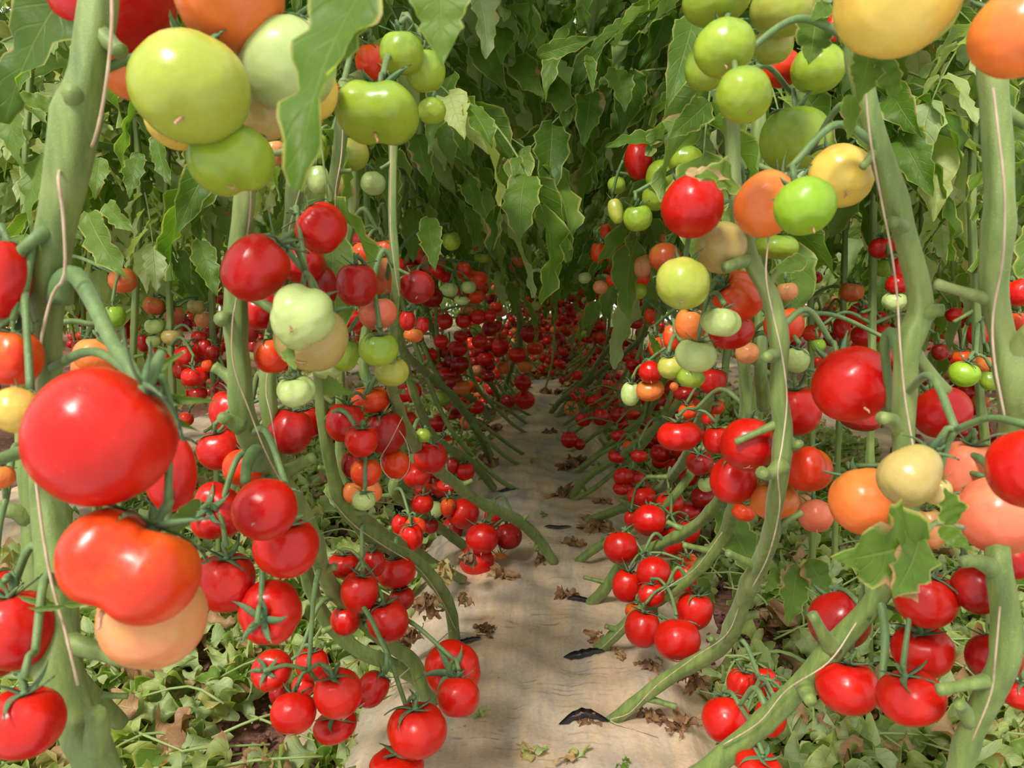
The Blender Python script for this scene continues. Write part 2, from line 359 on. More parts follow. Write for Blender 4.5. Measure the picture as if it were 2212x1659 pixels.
cl('bottom', 'the truss on the film edge at bottom centre',
 (978,1446,124,100,'red',.98,'f','oblate'),(990,1504,96,94,'red',.90,'b','round','s'),(901,1576,132,114,'red',.83,'u','oblate'),(857,1652,122,62,'red',.85,'u','oblate'))
cl('rest', 'the truss resting on the film left of centre',
 (1041,1163,72,76,'red',1.62,'b','round','s'),(1030,1212,76,56,'red',1.66,'b','oblate'),(1098,1158,62,80,'dark red',1.69),(1080,1208,34,30,'orange',1.73),(1066,1116,42,48,'red',1.78))
cl('rest2', 'the low truss left of the film strip',
 (1002,1110,66,66,'red',1.86,'l','oblate'),(968,1096,36,46,'orange-red',1.84,'u','egg'),(978,1140,46,48,'dark red',1.9),(888,1160,56,64,'red',1.38,'u','lobed'),(897,1138,46,36,'orange-red',1.42),(864,1132,36,46,'red',1.45),(912,1088,48,46,'red',1.55),(914,1056,36,30,'red',1.6),(876,1194,40,30,'red',1.45),(930,1135,36,36,'dark red',1.6))
cl('midground', 'the fruit row above the film, left',
 (968,1048,50,30,'red',1.9),(1006,1018,40,42,'red',2.1),(974,1006,36,44,'dark red',2.1),(960,960,44,40,'red',2.3),(999,966,24,32,'peach',2.4),(940,1018,40,30,'dark red',2.1),(985,880,42,40,'dark red',2.9),(948,858,30,30,'red',2.8),(1012,835,30,30,'orange-red',3.2),(950,828,30,26,'red',2.9),(975,850,34,30,'dark red',3.0))
cl('leftcluster', 'the bunch just left of the tunnel',
 (945,586,30,44,'red',1.9,'l','egg'),(1000,582,40,36,'orange-red',1.9,'u','lobed'),(1030,600,46,40,'orange-red',1.95),(962,598,26,26,'red',2.0),(972,626,38,32,'pale green',1.85,'u','lobed'),(1012,620,32,30,'pale green',1.85,'u','oblate'),(997,648,32,22,'pale green',1.85),(1030,640,36,30,'orange-red',2.1),(1001,692,36,34,'red',2.2),(1033,684,34,34,'red',2.2,'u','lobed'),(1058,682,30,36,'red',2.2),(961,694,34,36,'red',2.2),(953,737,34,32,'red',2.3),(995,726,32,26,'red',2.4),(1036,737,34,20,'red',2.4),(930,768,34,30,'red',2.4,'l','lobed'),(953,791,24,24,'dark red',2.5),(1058,710,34,34,'dark red',2.6),(1028,713,26,30,'green',2.5))
cl('tunnelstem', 'the stack on the central stem in the tunnel',
 (1144,720,40,42,'dark red',3.0),(1081,748,38,42,'red',3.1),(1118,766,40,36,'red',3.0),(1156,752,36,32,'orange-red',3.1),(1135,790,34,30,'orange',3.1),(1088,793,28,32,'orange',3.2),(1129,826,38,38,'red',3.3),(1133,864,44,36,'red',3.35,'b','oblate'),(1098,866,34,32,'dark red',3.5),(1074,705,24,28,'red',3.4))
cl('tunnelhigh', 'the small high group at the tunnel end',
 (1120,570,40,40,'brownish orange',2.9),(1133,596,22,28,'beige',3.2),(1022,526,34,28,'orange',2.2),(1040,556,34,24,'green',2.2),(1164,634,34,32,'red',3.4),(1186,622,26,32,'red',3.5),(1158,660,22,18,'pale green',3.4),(1146,676,26,20,'orange-red',3.5),(1175,652,20,18,'orange',3.5),(975,520,40,44,'green',1.6))
# ---- right side
cl('topright', 'the top green truss right of the tunnel',
 (1548,-2,145,108,'green',.64),(1565,104,128,122,'green',.60,'b','round','s'),(1524,146,88,100,'green',.68),(1607,205,122,118,'green',.57,'b','round','c'),
 (1690,22,138,108,'yellow-green',.67),(1668,98,92,80,'yellow-green',.71),(1688,148,84,70,'orange-red',.80),(1767,148,118,102,'green',.76),(1800,60,32,64,'red',.86))
cl('cornerright', 'the close pair at the top right corner',
 (1938,-8,258,200,'yellow',.45,'b','round'),(1978,6,188,178,'yellow-green',.50),(2206,70,200,296,'orange',.42,'b','egg','s'))
cl('midright', 'the mixed truss at upper right',
 (1717,300,148,140,'green',.78),(1817,380,138,148,'yellow',.64,'b','round'),(1738,445,130,142,'bright green',.56,'b','round','s'),(1656,440,134,150,'orange',.66,'r','round'),
 (1496,446,138,120,'red',.66,'b','round'),(1560,535,118,116,'beige',.71,'b','round','c'),(1475,612,118,98,'yellow-green',.67,'b','oblate','c'),(1677,532,96,58,'green',.82),(1548,480,60,60,'green',.8))
cl('midright2', 'the truss under the yellow-green fruit, right',
 (1595,640,104,112,'orange-red',.76,'l','lobed'),(1558,695,86,64,'pale green',.70,'u','lobed'),(1580,715,96,78,'red',.80),(1492,700,72,76,'orange',.80),(1452,728,40,60,'orange-red',.9),
 (1503,767,90,74,'pale green',.75),(1449,792,60,52,'yellow-green',.86),(1492,815,60,46,'green',.85),(1693,702,90,82,'orange-red',.86),(1614,762,50,64,'peach',.92),(1722,777,52,60,'pale green',.84),(1700,630,46,44,'peach',.95),(1546,620,30,30,'red',.9))
cl('farright2', 'the small truss right of the tunnel mouth',
 (1540,823,60,62,'red',1.15),(1405,804,52,50,'red',1.2,'b','round','s'),(1404,842,62,48,'orange',1.22),(1362,850,42,56,'pale green',1.25),(1416,748,30,50,'orange-red',1.3),(1485,888,40,34,'orange-red',1.2),(1546,879,38,34,'orange-red',1.25),(1480,850,50,34,'dark red',1.3),(1456,835,20,24,'orange',1.2))
cl('rightred', 'the red group left of the leaning right stem',
 (1467,940,94,68,'red',1.02,'u','oblate'),(1512,1000,58,54,'dark red',1.1),(1548,950,60,62,'red',1.02),(1530,905,30,30,'red',1.2),(1380,985,36,30,'red',1.7),(1526,1045,36,36,'pale green',1.1))
cl('highright', 'the shaded green group beside the tunnel top',
 (1480,346,76,66,'green',1.02),(1380,347,66,84,'red',1.1,'u','egg'),(1378,470,64,60,'green',.98),(1432,382,76,64,'green',1.08),(1416,425,60,60,'green',1.1),(1332,400,40,44,'green',1.2),(1330,455,34,60,'yellow-green',1.15),(1522,300,40,50,'green',1.2),(1400,295,44,60,'green',1.3))
cl('tunnelright', 'the truss hanging right of the tunnel end',
 (1332,545,54,52,'orange-red',1.55,'u','lobed'),(1292,545,34,48,'orange-red',1.65),(1386,572,50,58,'peach',1.45,'u','lobed'),(1436,556,68,62,'brownish orange',1.3),(1442,500,36,60,'orange',1.4),(1383,600,44,30,'orange-red',1.5),(1350,632,32,38,'pale green',1.5,'l','lobed'),(1342,580,30,20,'pale green',1.5),(1263,600,28,26,'pale green',1.9),(1297,620,32,44,'peach',1.7),(1322,605,28,24,'orange-red',1.6),(1340,508,36,36,'red',1.7),(1310,500,30,40,'orange-red',1.8),(1378,628,40,30,'green',1.5),(1404,680,26,36,'orange-red',1.7),(1372,696,34,30,'dark red',1.8))
cl('sight', 'the large bright truss at right centre',
 (1616,960,122,122,'red',.76,'b','round'),(1584,1036,102,106,'red',.84),(1720,886,104,112,'red',.85,'u','round'),(1746,1013,106,108,'orange-red',.80,'b','knobbly'),
 (1672,1080,106,86,'orange',.83,'u','round'),(1742,1082,36,34,'peach',1.0),(1762,1114,76,66,'pink',.95,'b','round','s'),(1606,1106,52,40,'orange-red',.98))
cl('big', 'the large pair beside the right stem',
 (1840,830,168,150,'red',.68,'b','round','s'),(2035,892,118,146,'red',.74,'b','egg'),(1858,905,86,50,'dark red',1.0))
cl('rightfront', 'the close truss around the beige fruit, right',
 (1868,1082,154,130,'orange',.70,'b','oblate'),(1970,1022,136,150,'beige',.52,'r','pear'),(2024,1060,60,64,'beige',.54),(2008,1140,62,96,'peach',.72),
 (2228,1012,186,244,'red',.45),(2094,1015,120,140,'pink',.66),(2160,1112,180,168,'pink',.60),(2116,1272,116,160,'dark red',.64,'b','egg'),(2146,1420,112,140,'dark red',.66),(2200,1500,70,60,'red',.66),(2192,1212,70,80,'red',.68))
cl('lowright', 'the truss below the green leaf, bottom right',
 (1812,1340,132,136,'dark red',.78,'b','round'),(1830,1481,136,118,'red',.72,'u','round'),(1999,1291,136,124,'red',.66,'u','round','c'),(1993,1405,124,110,'red',.69,'u','round'),(1967,1506,138,116,'red',.64,'u','oblate'))
cl('cornerlow', 'the truss under the lowest right stem',
 (1599,1475,58,68,'red',.95,'u','knobbly','c'),(1652,1474,62,80,'red',.98,'f','lobed'),(1568,1556,106,126,'red',.84,'b','egg'),(1664,1550,70,84,'red',.88),(1640,1654,100,52,'red',.78),(1614,1622,84,60,'orange-red',.86),(1684,1522,50,50,'red',.94))
cl('rightrow', 'the long truss right of the film',
 (1342,1183,78,82,'red',1.36,'b','round'),(1402,1124,74,66,'red',1.42,'b','oblate'),(1440,1168,74,72,'red',1.46,'u','lobed'),(1485,1146,54,58,'red',1.5),(1355,1264,66,74,'red',1.32),(1412,1238,76,68,'red',1.3,'b','round'),
 (1407,1283,58,54,'red',1.2,'u','round'),(1486,1213,46,34,'orange-red',1.4),(1480,1247,50,62,'red',1.32),(1500,1318,76,86,'red',1.2),(1388,1356,78,84,'red',1.18),(1463,1382,98,90,'red',1.08,'b','round'),(1376,1320,50,40,'orange-red',1.3))
cl('rightrow2', 'the small truss farther up, right',
 (1386,1072,62,48,'red',1.65),(1447,1086,60,52,'red',1.55,'u','round'),(1346,1030,42,46,'red',1.85),(1374,1034,46,44,'red',1.9,'u','lobed'),(1344,1055,40,28,'red',1.85),(1410,1055,36,26,'orange-red',1.8),(1362,1120,28,36,'red',1.6),(1332,985,38,30,'red',2.0),(1230,950,38,36,'red',2.6),(1252,960,26,30,'dark red',2.6),(1336,940,34,28,'red',2.2),(1362,965,34,36,'orange-red',2.1),(1260,905,34,34,'red',2.7,'u','lobed'),(1298,900,34,40,'red',2.7),(1336,895,36,40,'dark red',2.5),(1248,852,34,32,'red',2.9,'f','lobed'),(1234,882,32,28,'orange',2.9,'F','oblate'),(1248,810,22,24,'red',3.0),(1280,865,32,28,'red',2.9))
cl('rightback', 'the red rows seen beyond the right stems',
 (1905,535,56,48,'red',1.25,'u','lobed'),(1938,615,48,46,'red',1.2),(1932,650,52,40,'pale green',1.2),(1944,578,30,48,'red',1.2),(1910,578,44,40,'green',1.35),(1840,630,50,46,'brownish orange',1.5,'u','oblate'),(1855,680,52,52,'red',1.45,'f','lobed'),(1863,725,50,40,'red',1.5),(1903,718,46,44,'red',1.5),(1776,688,38,32,'red',1.7,'u','oblate'),(1800,732,42,34,'dark red',1.7),(1768,746,32,30,'bright green',1.3),(1753,720,40,36,'orange-red',1.6),(1900,690,36,34,'dark red',1.6),(1818,708,36,50,'red',1.6),
 (2083,808,64,56,'bright green',.98,'u','egg'),(2140,822,42,44,'green',1.0),(2080,772,46,36,'orange-red',1.2),(2130,785,48,40,'orange',1.1),(2115,720,50,56,'red',1.2),(2203,632,62,72,'red',.85),(2200,694,50,44,'orange-red',.9),(2008,265,48,44,'brownish orange',1.6),(1972,266,34,40,'green',1.65),(1934,770,40,60,'red',.95),(2030,760,34,40,'dark red',1.3),(2060,680,34,30,'red',1.6),(1760,600,32,26,'red',1.9))
def rank_label(colour, i, n, phrase, shape):
    sh = {'lobed':'lobed ','double':'double-lobed ','knobbly':'knobbly ','egg':'oval ','oblate':'flattened '}.get(shape,'')
    if n == 1: r = 'the only %s one' % colour
    elif n == 2: r = ('the higher %s one' if i == 0 else 'the lower %s one') % colour
    else:
        o = ['topmost','second','third','fourth','fifth','sixth','seventh','eighth','ninth','tenth','eleventh','twelfth','thirteenth']
        r = 'topmost' if i == 0 else ('lowest' if i == n-1 else (o[i] if i < 13 else str(i+1)+'th') + ' from the top')
        r += ' %s one' % colour if len(colour.split()) == 1 else ''
    return r
ncalyx = 0
for key, (phrase, rows) in CL.items():
    bycol = {}
    for r in rows: bycol.setdefault(r[4], []).append(r)
    for v in bycol.values(): v.sort(key=lambda r: (r[1], r[0]))
    rnd = random.Random(key)
    for r in rows:
        u, v, ww, hh, c, d = r[:6]; code = r[6] if len(r) > 6 else rnd.choice('uuuub'); shape = r[7] if len(r) > 7 else rnd.choice(['round','round','oblate']); st = r[8] if len(r) > 8 else None
        rx, rz = ww/2*d/F, hh/2*d/F
        if shape == 'pear': pass
        if len(r) < 9 and max(ww,hh) > 60 and code in 'bB' and rnd.random() < .4: st = 'c'
        roll = {('topleft',500):-.25,('front',282):.45,('topmid',815):0.02}.get((key,u))
        o = tomato(at(u,v,d), rx, rz, c, code, shape, st, max(ww,hh) >= 30, rnd, roll)
        L = bycol[c]; i = L.index(r)
        size = 'large ' if ww*d/F > .078 else ('small ' if ww*d/F < .04 else '')
        short = c + (' ' + {'lobed':'lobed','double':'double','knobbly':'knobbly','egg':'oval'}[shape] if shape in ('lobed','double','knobbly','egg') else '')
        tag(o, '%s tomato, %s in %s' % (short, rank_label('', i, len(L), phrase, shape).replace('from the top','from top').replace('  ',' ').replace(' one','').replace('the only','the only one').replace('the higher','upper one').replace('the lower','lower one').strip(), phrase), 'tomato', 'tomatoes in '+phrase)
# ---------------------------------------------------------------- leaves
COLS = np.array([-1,-.9,-.62,-.3,0,.3,.62,.9,1.])
def leaflet(mb, base, dirv, upv, L, W, tint, droop=.4, fold=.3, wav=.12, nt=13, rnd=random, twist=0., lobe=.30):
    d = np.array(dirv, float); d /= np.linalg.norm(d); u = np.array(upv, float); u = u-d*np.dot(u,d); u /= np.linalg.norm(u)+1e-9; s = np.cross(d, u)
    t = np.linspace(0, 1, nt); k = rnd.choice([3.2,4,4.6]); p0 = rnd.uniform(-.15,.15)
    wv = np.sin(np.pi*np.minimum(1,t**.75))**.8*(1-.35*t)
    saw = (t*k+p0) % 1.0
    wv = wv*(1.0-lobe*(1-(1-saw)**.7)*(t>.1)*(t<.93))*(1+.03*np.sin(t*60)); wv[0] = .04; wv[-1] = .02
    # along with bend
    ang = droop*t*1.6; dt = L/(nt-1)
    a2 = np.concatenate([[0], np.cumsum(np.cos(ang[:-1])*dt)]); b2 = -np.concatenate([[0], np.cumsum(np.sin(ang[:-1])*dt)])
    C = np.array(base)[None,:]+a2[:,None]*d+b2[:,None]*u
    nrm = np.cos(ang)[:,None]*u+np.sin(ang)[:,None]*d
    tw = twist*t; S_ = s[None,:]*np.cos(tw)[:,None]+nrm*np.sin(tw)[:,None]; N_ = nrm*np.cos(tw)[:,None]-s[None,:]*np.sin(tw)[:,None]
    X = COLS[None,:]*wv[:,None]*W/2
    ph = rnd.uniform(0,6)
    Z = fold*np.abs(X)*1.0+wav*W*.5*np.sin(9*t[:,None]+ph+2*np.sign(COLS)[None,:])*COLS[None,:]**2+.05*W*np.sin(23*t[:,None]+ph)*np.abs(COLS)[None,:]
    back = -.10*np.abs(COLS)[None,:]**1.5*W*.5*np.ones_like(t)[:,None]*saw[:,None]
    dd = np.cos(ang)[:,None]*d-np.sin(ang)[:,None]*u
    V = C[:,None,:]+X[:,:,None]*S_[:,None,:]+Z[:,:,None]*N_[:,None,:]+back[:,:,None]*dd[:,None,:]
    Lf = np.stack([np.broadcast_to(COLS[None,:],(nt,9)), np.broadcast_to(t[:,None],(nt,9)), np.full((nt,9), tint)], -1).reshape(-1,3)
    mb.add(V, grid_faces(nt, 9), Lf)
def compound(mb, sb, base, dirv, L, tint, rnd, droop=.9, n=3, lw=1.0, nt=14):
    """one tomato leaf: rachis, pairs of leaflets and an end leaflet"""
    d = np.array(dirv, float); d /= np.linalg.norm(d); up = np.array((0,0,1.)); side = np.cross(d, up); side /= np.linalg.norm(side)+1e-9; up = np.cross(side, d)
    P = [np.array(base)]; cur = d.copy(); m = 7; D = [cur.copy()]
    for i in range(m):
        cur = cur+np.array((0,0,-1.))*droop*.22; cur /= np.linalg.norm(cur); P.append(P[-1]+cur*L/m); D.append(cur.copy())
    tube(sb, [(*p, .0028*(1-.6*i/m)) for i, p in enumerate(P)], .03, 5)
    def q(t):
        x = t*m; i = min(m-1, int(x)); f = x-i; return P[i]*(1-f)+P[i+1]*f, D[i]
    for k in range(n):
        t = .35+.5*k/max(1,n-1)*.95
        p, dd = q(t)
        for sgn in (-1,1):
            dl = dd*.5+side*sgn*rnd.uniform(.7,1.1)+np.array((0,0,-1.))*rnd.uniform(.2,.75)
            leaflet(mb, p+side*sgn*.006, dl, up+side*sgn*.4+np.array([rnd.uniform(-.4,.4) for _ in range(3)]), L*rnd.uniform(.34,.46), L*rnd.uniform(.17,.24)*lw, tint+rnd.uniform(-.1,.1), rnd.uniform(.2,.8), rnd.uniform(.1,.5), rnd.uniform(.1,.3), nt, rnd)
            if rnd.random() < .5: leaflet(mb, q(max(.1,t-.1))[0], dl, up, L*.12, L*.08, tint, .4, .2, .1, 7, rnd)
    p, dd = q(.98); leaflet(mb, p, dd+np.array((0,0,-.3)), up, L*rnd.uniform(.42,.52), L*rnd.uniform(.24,.3)*lw, tint, rnd.uniform(.2,.6), rnd.uniform(.1,.4), .15, nt+2, rnd)
def foliage_variant(seed, n, z0, z1, spread, Lr=(.2,.32), tr=(.1,.75), lean=(0,0)):
    """returns (leaf mesh, leaf-stalk mesh) around a vertical stem, in metres from z=0 up"""
    rnd = random.Random(seed); mb, sb = MB(), MB()
    for i in range(n):
        z = z0+(z1-z0)*(i+rnd.random())/n; a = i*2.4+rnd.uniform(-.5,.5)
        d = (math.cos(a)+lean[0], math.sin(a)+lean[1], rnd.uniform(-.1,.7))
        compound(mb, sb, (0,0,z), d, rnd.uniform(*Lr)*spread, rnd.uniform(*tr), rnd, rnd.uniform(.6,1.2), rnd.choice([2,3,3]))
    return mb.mesh('foliage', M['leaf'], True), sb.mesh('leaf_stalk', M['stem'])
FOL = [foliage_variant(100+i, 21, -.05, 1.15, 1.12, tr=(.1,.8)) for i in range(6)]
FOLS = [foliage_variant(200+i, 32, -.05, 1.4, 1.05, Lr=(.18,.36), tr=(.35,1.0)) for i in range(5)]  # side-row leaves tinted lighter: stronger aisle light painted into their colour
def add_foliage(parent, loc, rz, sc, bank):
    a, b = random.choice(bank); mw = Matrix.Translation(loc) @ Matrix.Rotation(rz,4,'Z') @ Matrix.Diagonal((sc,sc,sc,1))
    f = link('foliage', a, parent, mw); link('leaf_stalks', b, f)
    return f
# ---------------------------------------------------------------- vines
SEP = []
VN = []   # (root, centre line, radii)
def vine(label, P4, group=None, stubs=True, seed=0, foliage=None, sparse=.11, twine=None):
    rnd = random.Random(seed); root = bpy.data.objects.new('tomato_vine', None); COL.objects.link(root)
    root.empty_display_size = .05; org = Vector(P4[0][:3]); root.location = org
    tag(root, label, 'tomato plant', group)
    loc = [(p[0]-org.x, p[1]-org.y, p[2]-org.z, p[3]) for p in P4]
    mb = MB(); P, R = tube(mb, loc, .012, 20, .07, .16 if stubs else 0); link('stem', mb.mesh('stem', M['stem']), root)
    VN.append((root, P+np.array(org), R))
    if stubs:
        s = np.concatenate([[0], np.cumsum(np.linalg.norm(np.diff(P,axis=0),axis=1))]); x = sparse*.6; k = rnd.randint(0,1)
        fwd = np.array(FW)
        while x < s[-1]-.03:
            i = int(np.searchsorted(s, x)); i = min(i, len(P)-2); T = P[i+1]-P[i-1]; T = T/np.linalg.norm(T)
            sd_ = np.cross(T, fwd); sd_ /= np.linalg.norm(sd_)+1e-9; sg = 1 if k % 2 else -1
            d = sd_*sg+T*rnd.choice([-1,1])*rnd.uniform(.2,.8)+fwd*rnd.uniform(-.5,.3); d /= np.linalg.norm(d)
            Ls = rnd.choice([.008,.012,.02,.03])*min(1.3,R[i]/.007); r = R[i]*rnd.uniform(.42,.55)
            b = MB(); p0 = P[i]+d*R[i]*.4
            tube(b, [(*p0, r*1.5), (*(P[i]+d*(R[i]*.95)), r*1.15), (*(P[i]+d*(R[i]+Ls*.6)), r*.85), (*(P[i]+d*(R[i]+Ls)), r*.95)], .004, 9)
            link('leaf_stub', b.mesh('leaf_stub', M['stem']), root)
            x += sparse*rnd.uniform(.7,1.35); k += 1
    return root
def pv(label, pts, **kw):
    """vine given as image points with real depth: (u, v, width px, depth)"""
    P4 = [(*at(u,v,d), w_/2*d/F) for u,v,w_,d in pts][::-1]
    return vine(label, P4, **kw)
def stalk_part(root, name, pts, mat='truss'):
    mb = MB(); o = root.location
    tube(mb, [(*(at(u,v,d)-o), w_/2*d/F) for u,v,w_,d in pts], .006, 10); return link(name, mb.mesh(name, M[mat]), root)
v1 = pv('thick blurred tomato vine rising along the left edge of the photo', [(222,-120,70,.50),(214,0,74,.50),(188,160,76,.50),(166,250,90,.505),(140,400,84,.51),(112,540,78,.52),(98,640,72,.53),(98,800,68,.54),(98,950,64,.55),(102,1050,68,.55),(122,1200,76,.545),(128,1320,80,.54),(126,1440,92,.53),(160,1540,82,.53),(212,1650,80,.52),(250,1760,70,.52)], seed=1, sparse=.2)
stalk_part(v1, 'fruit_truss', [(128,650,56,.52),(138,606,48,.515),(165,596,40,.51),(200,650,36,.49),(240,735,32,.47),(285,800,30,.45),(300,845,34,.44)])
stalk_part(v1, 'leaf_stub', [(130,232,40,.50),(160,215,46,.495),(152,198,40,.485)], 'stem')
stalk_part(v1, 'fruit_truss', [(100,985,50,.54),(60,975,34,.53),(20,985,28,.52),(-20,1000,26,.51)])
stalk_part(v1, 'fruit_truss', [(104,500,40,.51),(70,520,26,.50),(38,558,24,.50),(44,640,20,.50),(60,690,18,.5),(70,720,12,.5)])
stalk_part(v1, 'fruit_stalk', [(38,558,22,.50),(0,566,16,.5),(-30,562,14,.5)]); stalk_part(v1, 'fruit_stalk', [(50,665,20,.50),(20,690,15,.5),(-10,712,13,.5)])
stalk_part(v1, 'leaf_stub', [(128,1460,62,.53),(80,1440,42,.53),(30,1434,34,.52),(-20,1430,32,.52)], 'stem')
stalk_part(v1, 'leaf_stub', [(205,1640,60,.52),(212,1560,50,.51),(205,1545,46,.505)], 'stem')
v1b = pv('slim vine half hidden behind the thick left vine', [(40,820,30,.72),(55,960,38,.72),(66,1080,42,.72),(72,1200,42,.73),(90,1320,40,.75),(150,1440,36,.8),(260,1560,34,.9)], seed=2)
stalk_part(v1b, 'leaf_stub', [(60,1120,40,.72),(30,1104,34,.71),(-20,1106,24,.70)], 'stem')
v2 = pv('thick vine left of the pale lobed tomato, with a pale cut stub', [(534,60,34,.66),(532,250,36,.66),(528,420,38,.67),(512,560,46,.68),(508,700,46,.69),(516,800,50,.70),(520,880,50,.71),(548,960,52,.74),(600,1040,50,.80),(660,1130,44,.86),(700,1240,34,.95),(740,1300,30,1.0),(831,1384,28,1.05),(891,1428,30,1.08),(915,1488,32,1.1),(930,1520,34,1.12)], seed=3)
stalk_part(v2, 'leaf_stub', [(508,690,40,.69),(490,684,30,.68),(478,690,34,.665)], 'stem')
stalk_part(v2, 'leaf_stub', [(520,920,44,.71),(495,908,30,.70),(480,902,26,.69)], 'stem')
stalk_part(v2, 'fruit_truss', [(558,1000,48,.72),(552,976,34,.70),(535,1000,26,.68),(530,1040,22,.66)])
v3 = pv('vine just right of the thick left vine, leaning over the bed', [(650,150,34,.78),(640,300,36,.78),(632,450,32,.79),(600,640,30,.80),(578,800,34,.80),(582,900,34,.81),(600,990,34,.84),(625,1080,30,.88),(660,1234,28,1.0),(694,1321,30,1.04),(734,1371,30,1.07),(781,1408,30,1.09),(831,1428,30,1.1),(898,1464,30,1.12),(921,1506,34,1.13)], seed=4)
v4 = pv('vine running down to the torn hole at the left of the film', [(742,180,24,.84),(735,300,26,.84),(716,420,26,.85),(690,560,20,.88),(680,700,20,.9),(690,830,24,.92),(700,930,26,.93),(722,1040,28,.97),(745,1100,30,1.0),(801,1157,30,1.06),(855,1190,28,1.12),(898,1212,28,1.17),(944,1262,28,1.24),(972,1314,24,1.29),(982,1384,24,1.325)], seed=5)
v5 = pv('thin vine crossing behind the leaning stems at lower left', [(760,280,20,.98),(762,450,20,1.0),(740,620,18,1.02),(735,900,20,1.1),(740,1020,22,1.15),(774,1104,24,1.2),(828,1150,24,1.3),(898,1194,24,1.4),(950,1226,22,1.47),(1000,1252,20,1.56)], seed=6)
v6 = pv('straight thin vine in front of the dark red tomatoes, left centre', [(856,120,16,.78),(850,320,18,.78),(848,470,17,.78),(856,600,18,.78),(850,700,18,.82),(846,790,22,.9),(852,860,24,1.0),(891,950,25,1.15),(930,1003,25,1.3),(985,1046,24,1.42),(1042,1087,24,1.5),(1115,1122,24,1.6),(1160,1162,22,1.66),(1197,1216,20,1.695)], seed=7)
v7 = pv('vine with forked top stub sloping to the middle of the film, left side', [(800,560,16,1.2),(790,700,18,1.22),(786,800,22,1.22),(815,850,22,1.25),(863,890,20,1.35),(870,985,18,1.5),(850,1060,20,1.5),(888,1094,20,1.6),(948,1138,20,1.72),(1004,1180,20,1.8)], seed=8)
v8 = pv('vine reaching the dry litter beside the film, left of centre', [(845,560,14,1.4),(858,700,16,1.45),(880,800,17,1.6),(905,880,18,1.7),(938,945,18,1.9),(1002,987,18,2.1),(1037,1018,17,2.2),(1066,1055,16,2.28)], seed=9)
v9 = pv('long pale vine sloping from left to the dried tuft', [(850,640,14,1.7),(864,745,16,1.8),(931,815,16,2.1),(985,862,16,2.3),(1030,930,17,2.55),(1058,985,17,2.68)], seed=10)
v10 = pv('vine above the film tied low beside the dried tuft, farther back', [(860,600,12,2.0),(900,720,13,2.3),(950,800,14,2.7),(1002,850,14,3.0),(1040,880,14,3.3),(1058,905,13,3.5)], seed=11)
v11 = pv('forked vine left of the central stack of tomatoes', [(900,600,11,2.6),(945,740,12,3.0),(990,790,12,3.2),(1040,812,12,3.5),(1070,845,11,3.75),(1074,886,11,3.8)], seed=12)
v12 = pv('upright vine carrying the central stack of tomatoes', [(1098,400,10,2.9),(1100,560,11,3.0),(1106,630,12,3.1),(1121,672,12,3.2),(1124,738,12,3.4),(1105,792,12,3.6),(1088,850,11,3.75),(1078,888,11,3.8)], seed=13)
# right side
r1 = pv('thin knotted vine falling through the mixed right truss to the film', [(1580,200,30,.72),(1585,380,32,.72),(1600,470,34,.71),(1622,560,38,.70),(1664,640,38,.70),(1684,740,38,.70),(1682,850,36,.71),(1692,930,40,.72),(1686,1020,38,.73),(1672,1100,34,.76),(1662,1171,36,.80),(1627,1246,38,.86),(1591,1334,36,.93),(1567,1388,34,.97),(1527,1417,32,1.0),(1448,1461,30,1.04),(1388,1505,28,1.06),(1332,1550,26,1.075),(1302,1572,28,1.08)], seed=21)
stalk_part(r1, 'leaf_stub', [(1615,560,36,.70),(1588,570,26,.69),(1568,578,26,.68)], 'stem')
stalk_part(r1, 'leaf_stub', [(1672,768,34,.70),(1664,770,30,.69),(1655,772,24,.68)], 'stem')
stalk_part(r1, 'leaf_stub', [(1690,1005,40,.72),(1660,1025,26,.71),(1645,1020,28,.70)], 'stem')
stalk_part(r1, 'leaf_stub', [(1695,945,30,.72),(1715,962,22,.72),(1728,958,18,.71)], 'stem')
r2 = pv('thick smooth vine right of the yellow tomato, bending twice', [(1830,-60,46,.60),(1850,90,46,.60),(1868,200,46,.60),(1900,320,46,.60),(1938,440,48,.60),(1962,530,48,.60),(1985,620,46,.60),(1988,680,52,.60),(1962,750,50,.60),(1956,850,46,.61),(1952,940,46,.62),(1958,1040,42,.64),(1962,1130,42,.66),(1932,1225,44,.68),(1880,1310,46,.70),(1818,1378,46,.72),(1755,1448,46,.74),(1700,1510,46,.76),(1620,1585,46,.79),(1520,1668,46,.82),(1450,1720,46,.86)], seed=22, sparse=.22)
stalk_part(r2, 'leaf_stub', [(1990,690,44,.60),(2015,672,30,.59),(2038,670,26,.585)], 'stem')
stalk_part(r2, 'leaf_stub', [(1955,495,40,.60),(1938,484,30,.59),(1926,480,28,.585)], 'stem')
stalk_part(r2, 'leaf_stub', [(1950,930,44,.62),(1928,908,30,.61),(1905,903,30,.60)], 'stem')
stalk_part(r2, 'leaf_stub', [(1800,1400,42,.72),(1778,1370,28,.71),(1756,1328,24,.70)], 'stem')
stalk_part(r2, 'leaf_stub', [(1738,1480,44,.74),(1745,1500,34,.73),(1752,1516,26,.72)], 'stem')
stalk_part(r2, 'fruit_truss', [(1950,790,34,.61),(1930,720,26,.62),(1912,740,22,.63),(1918,830,18,.65),(1920,900,16,.67)])
stalk_part(r2, 'fruit_truss', [(1872,1330,26,.70),(1900,1300,20,.69),(1912,1380,18,.68),(1905,1470,14,.67)])
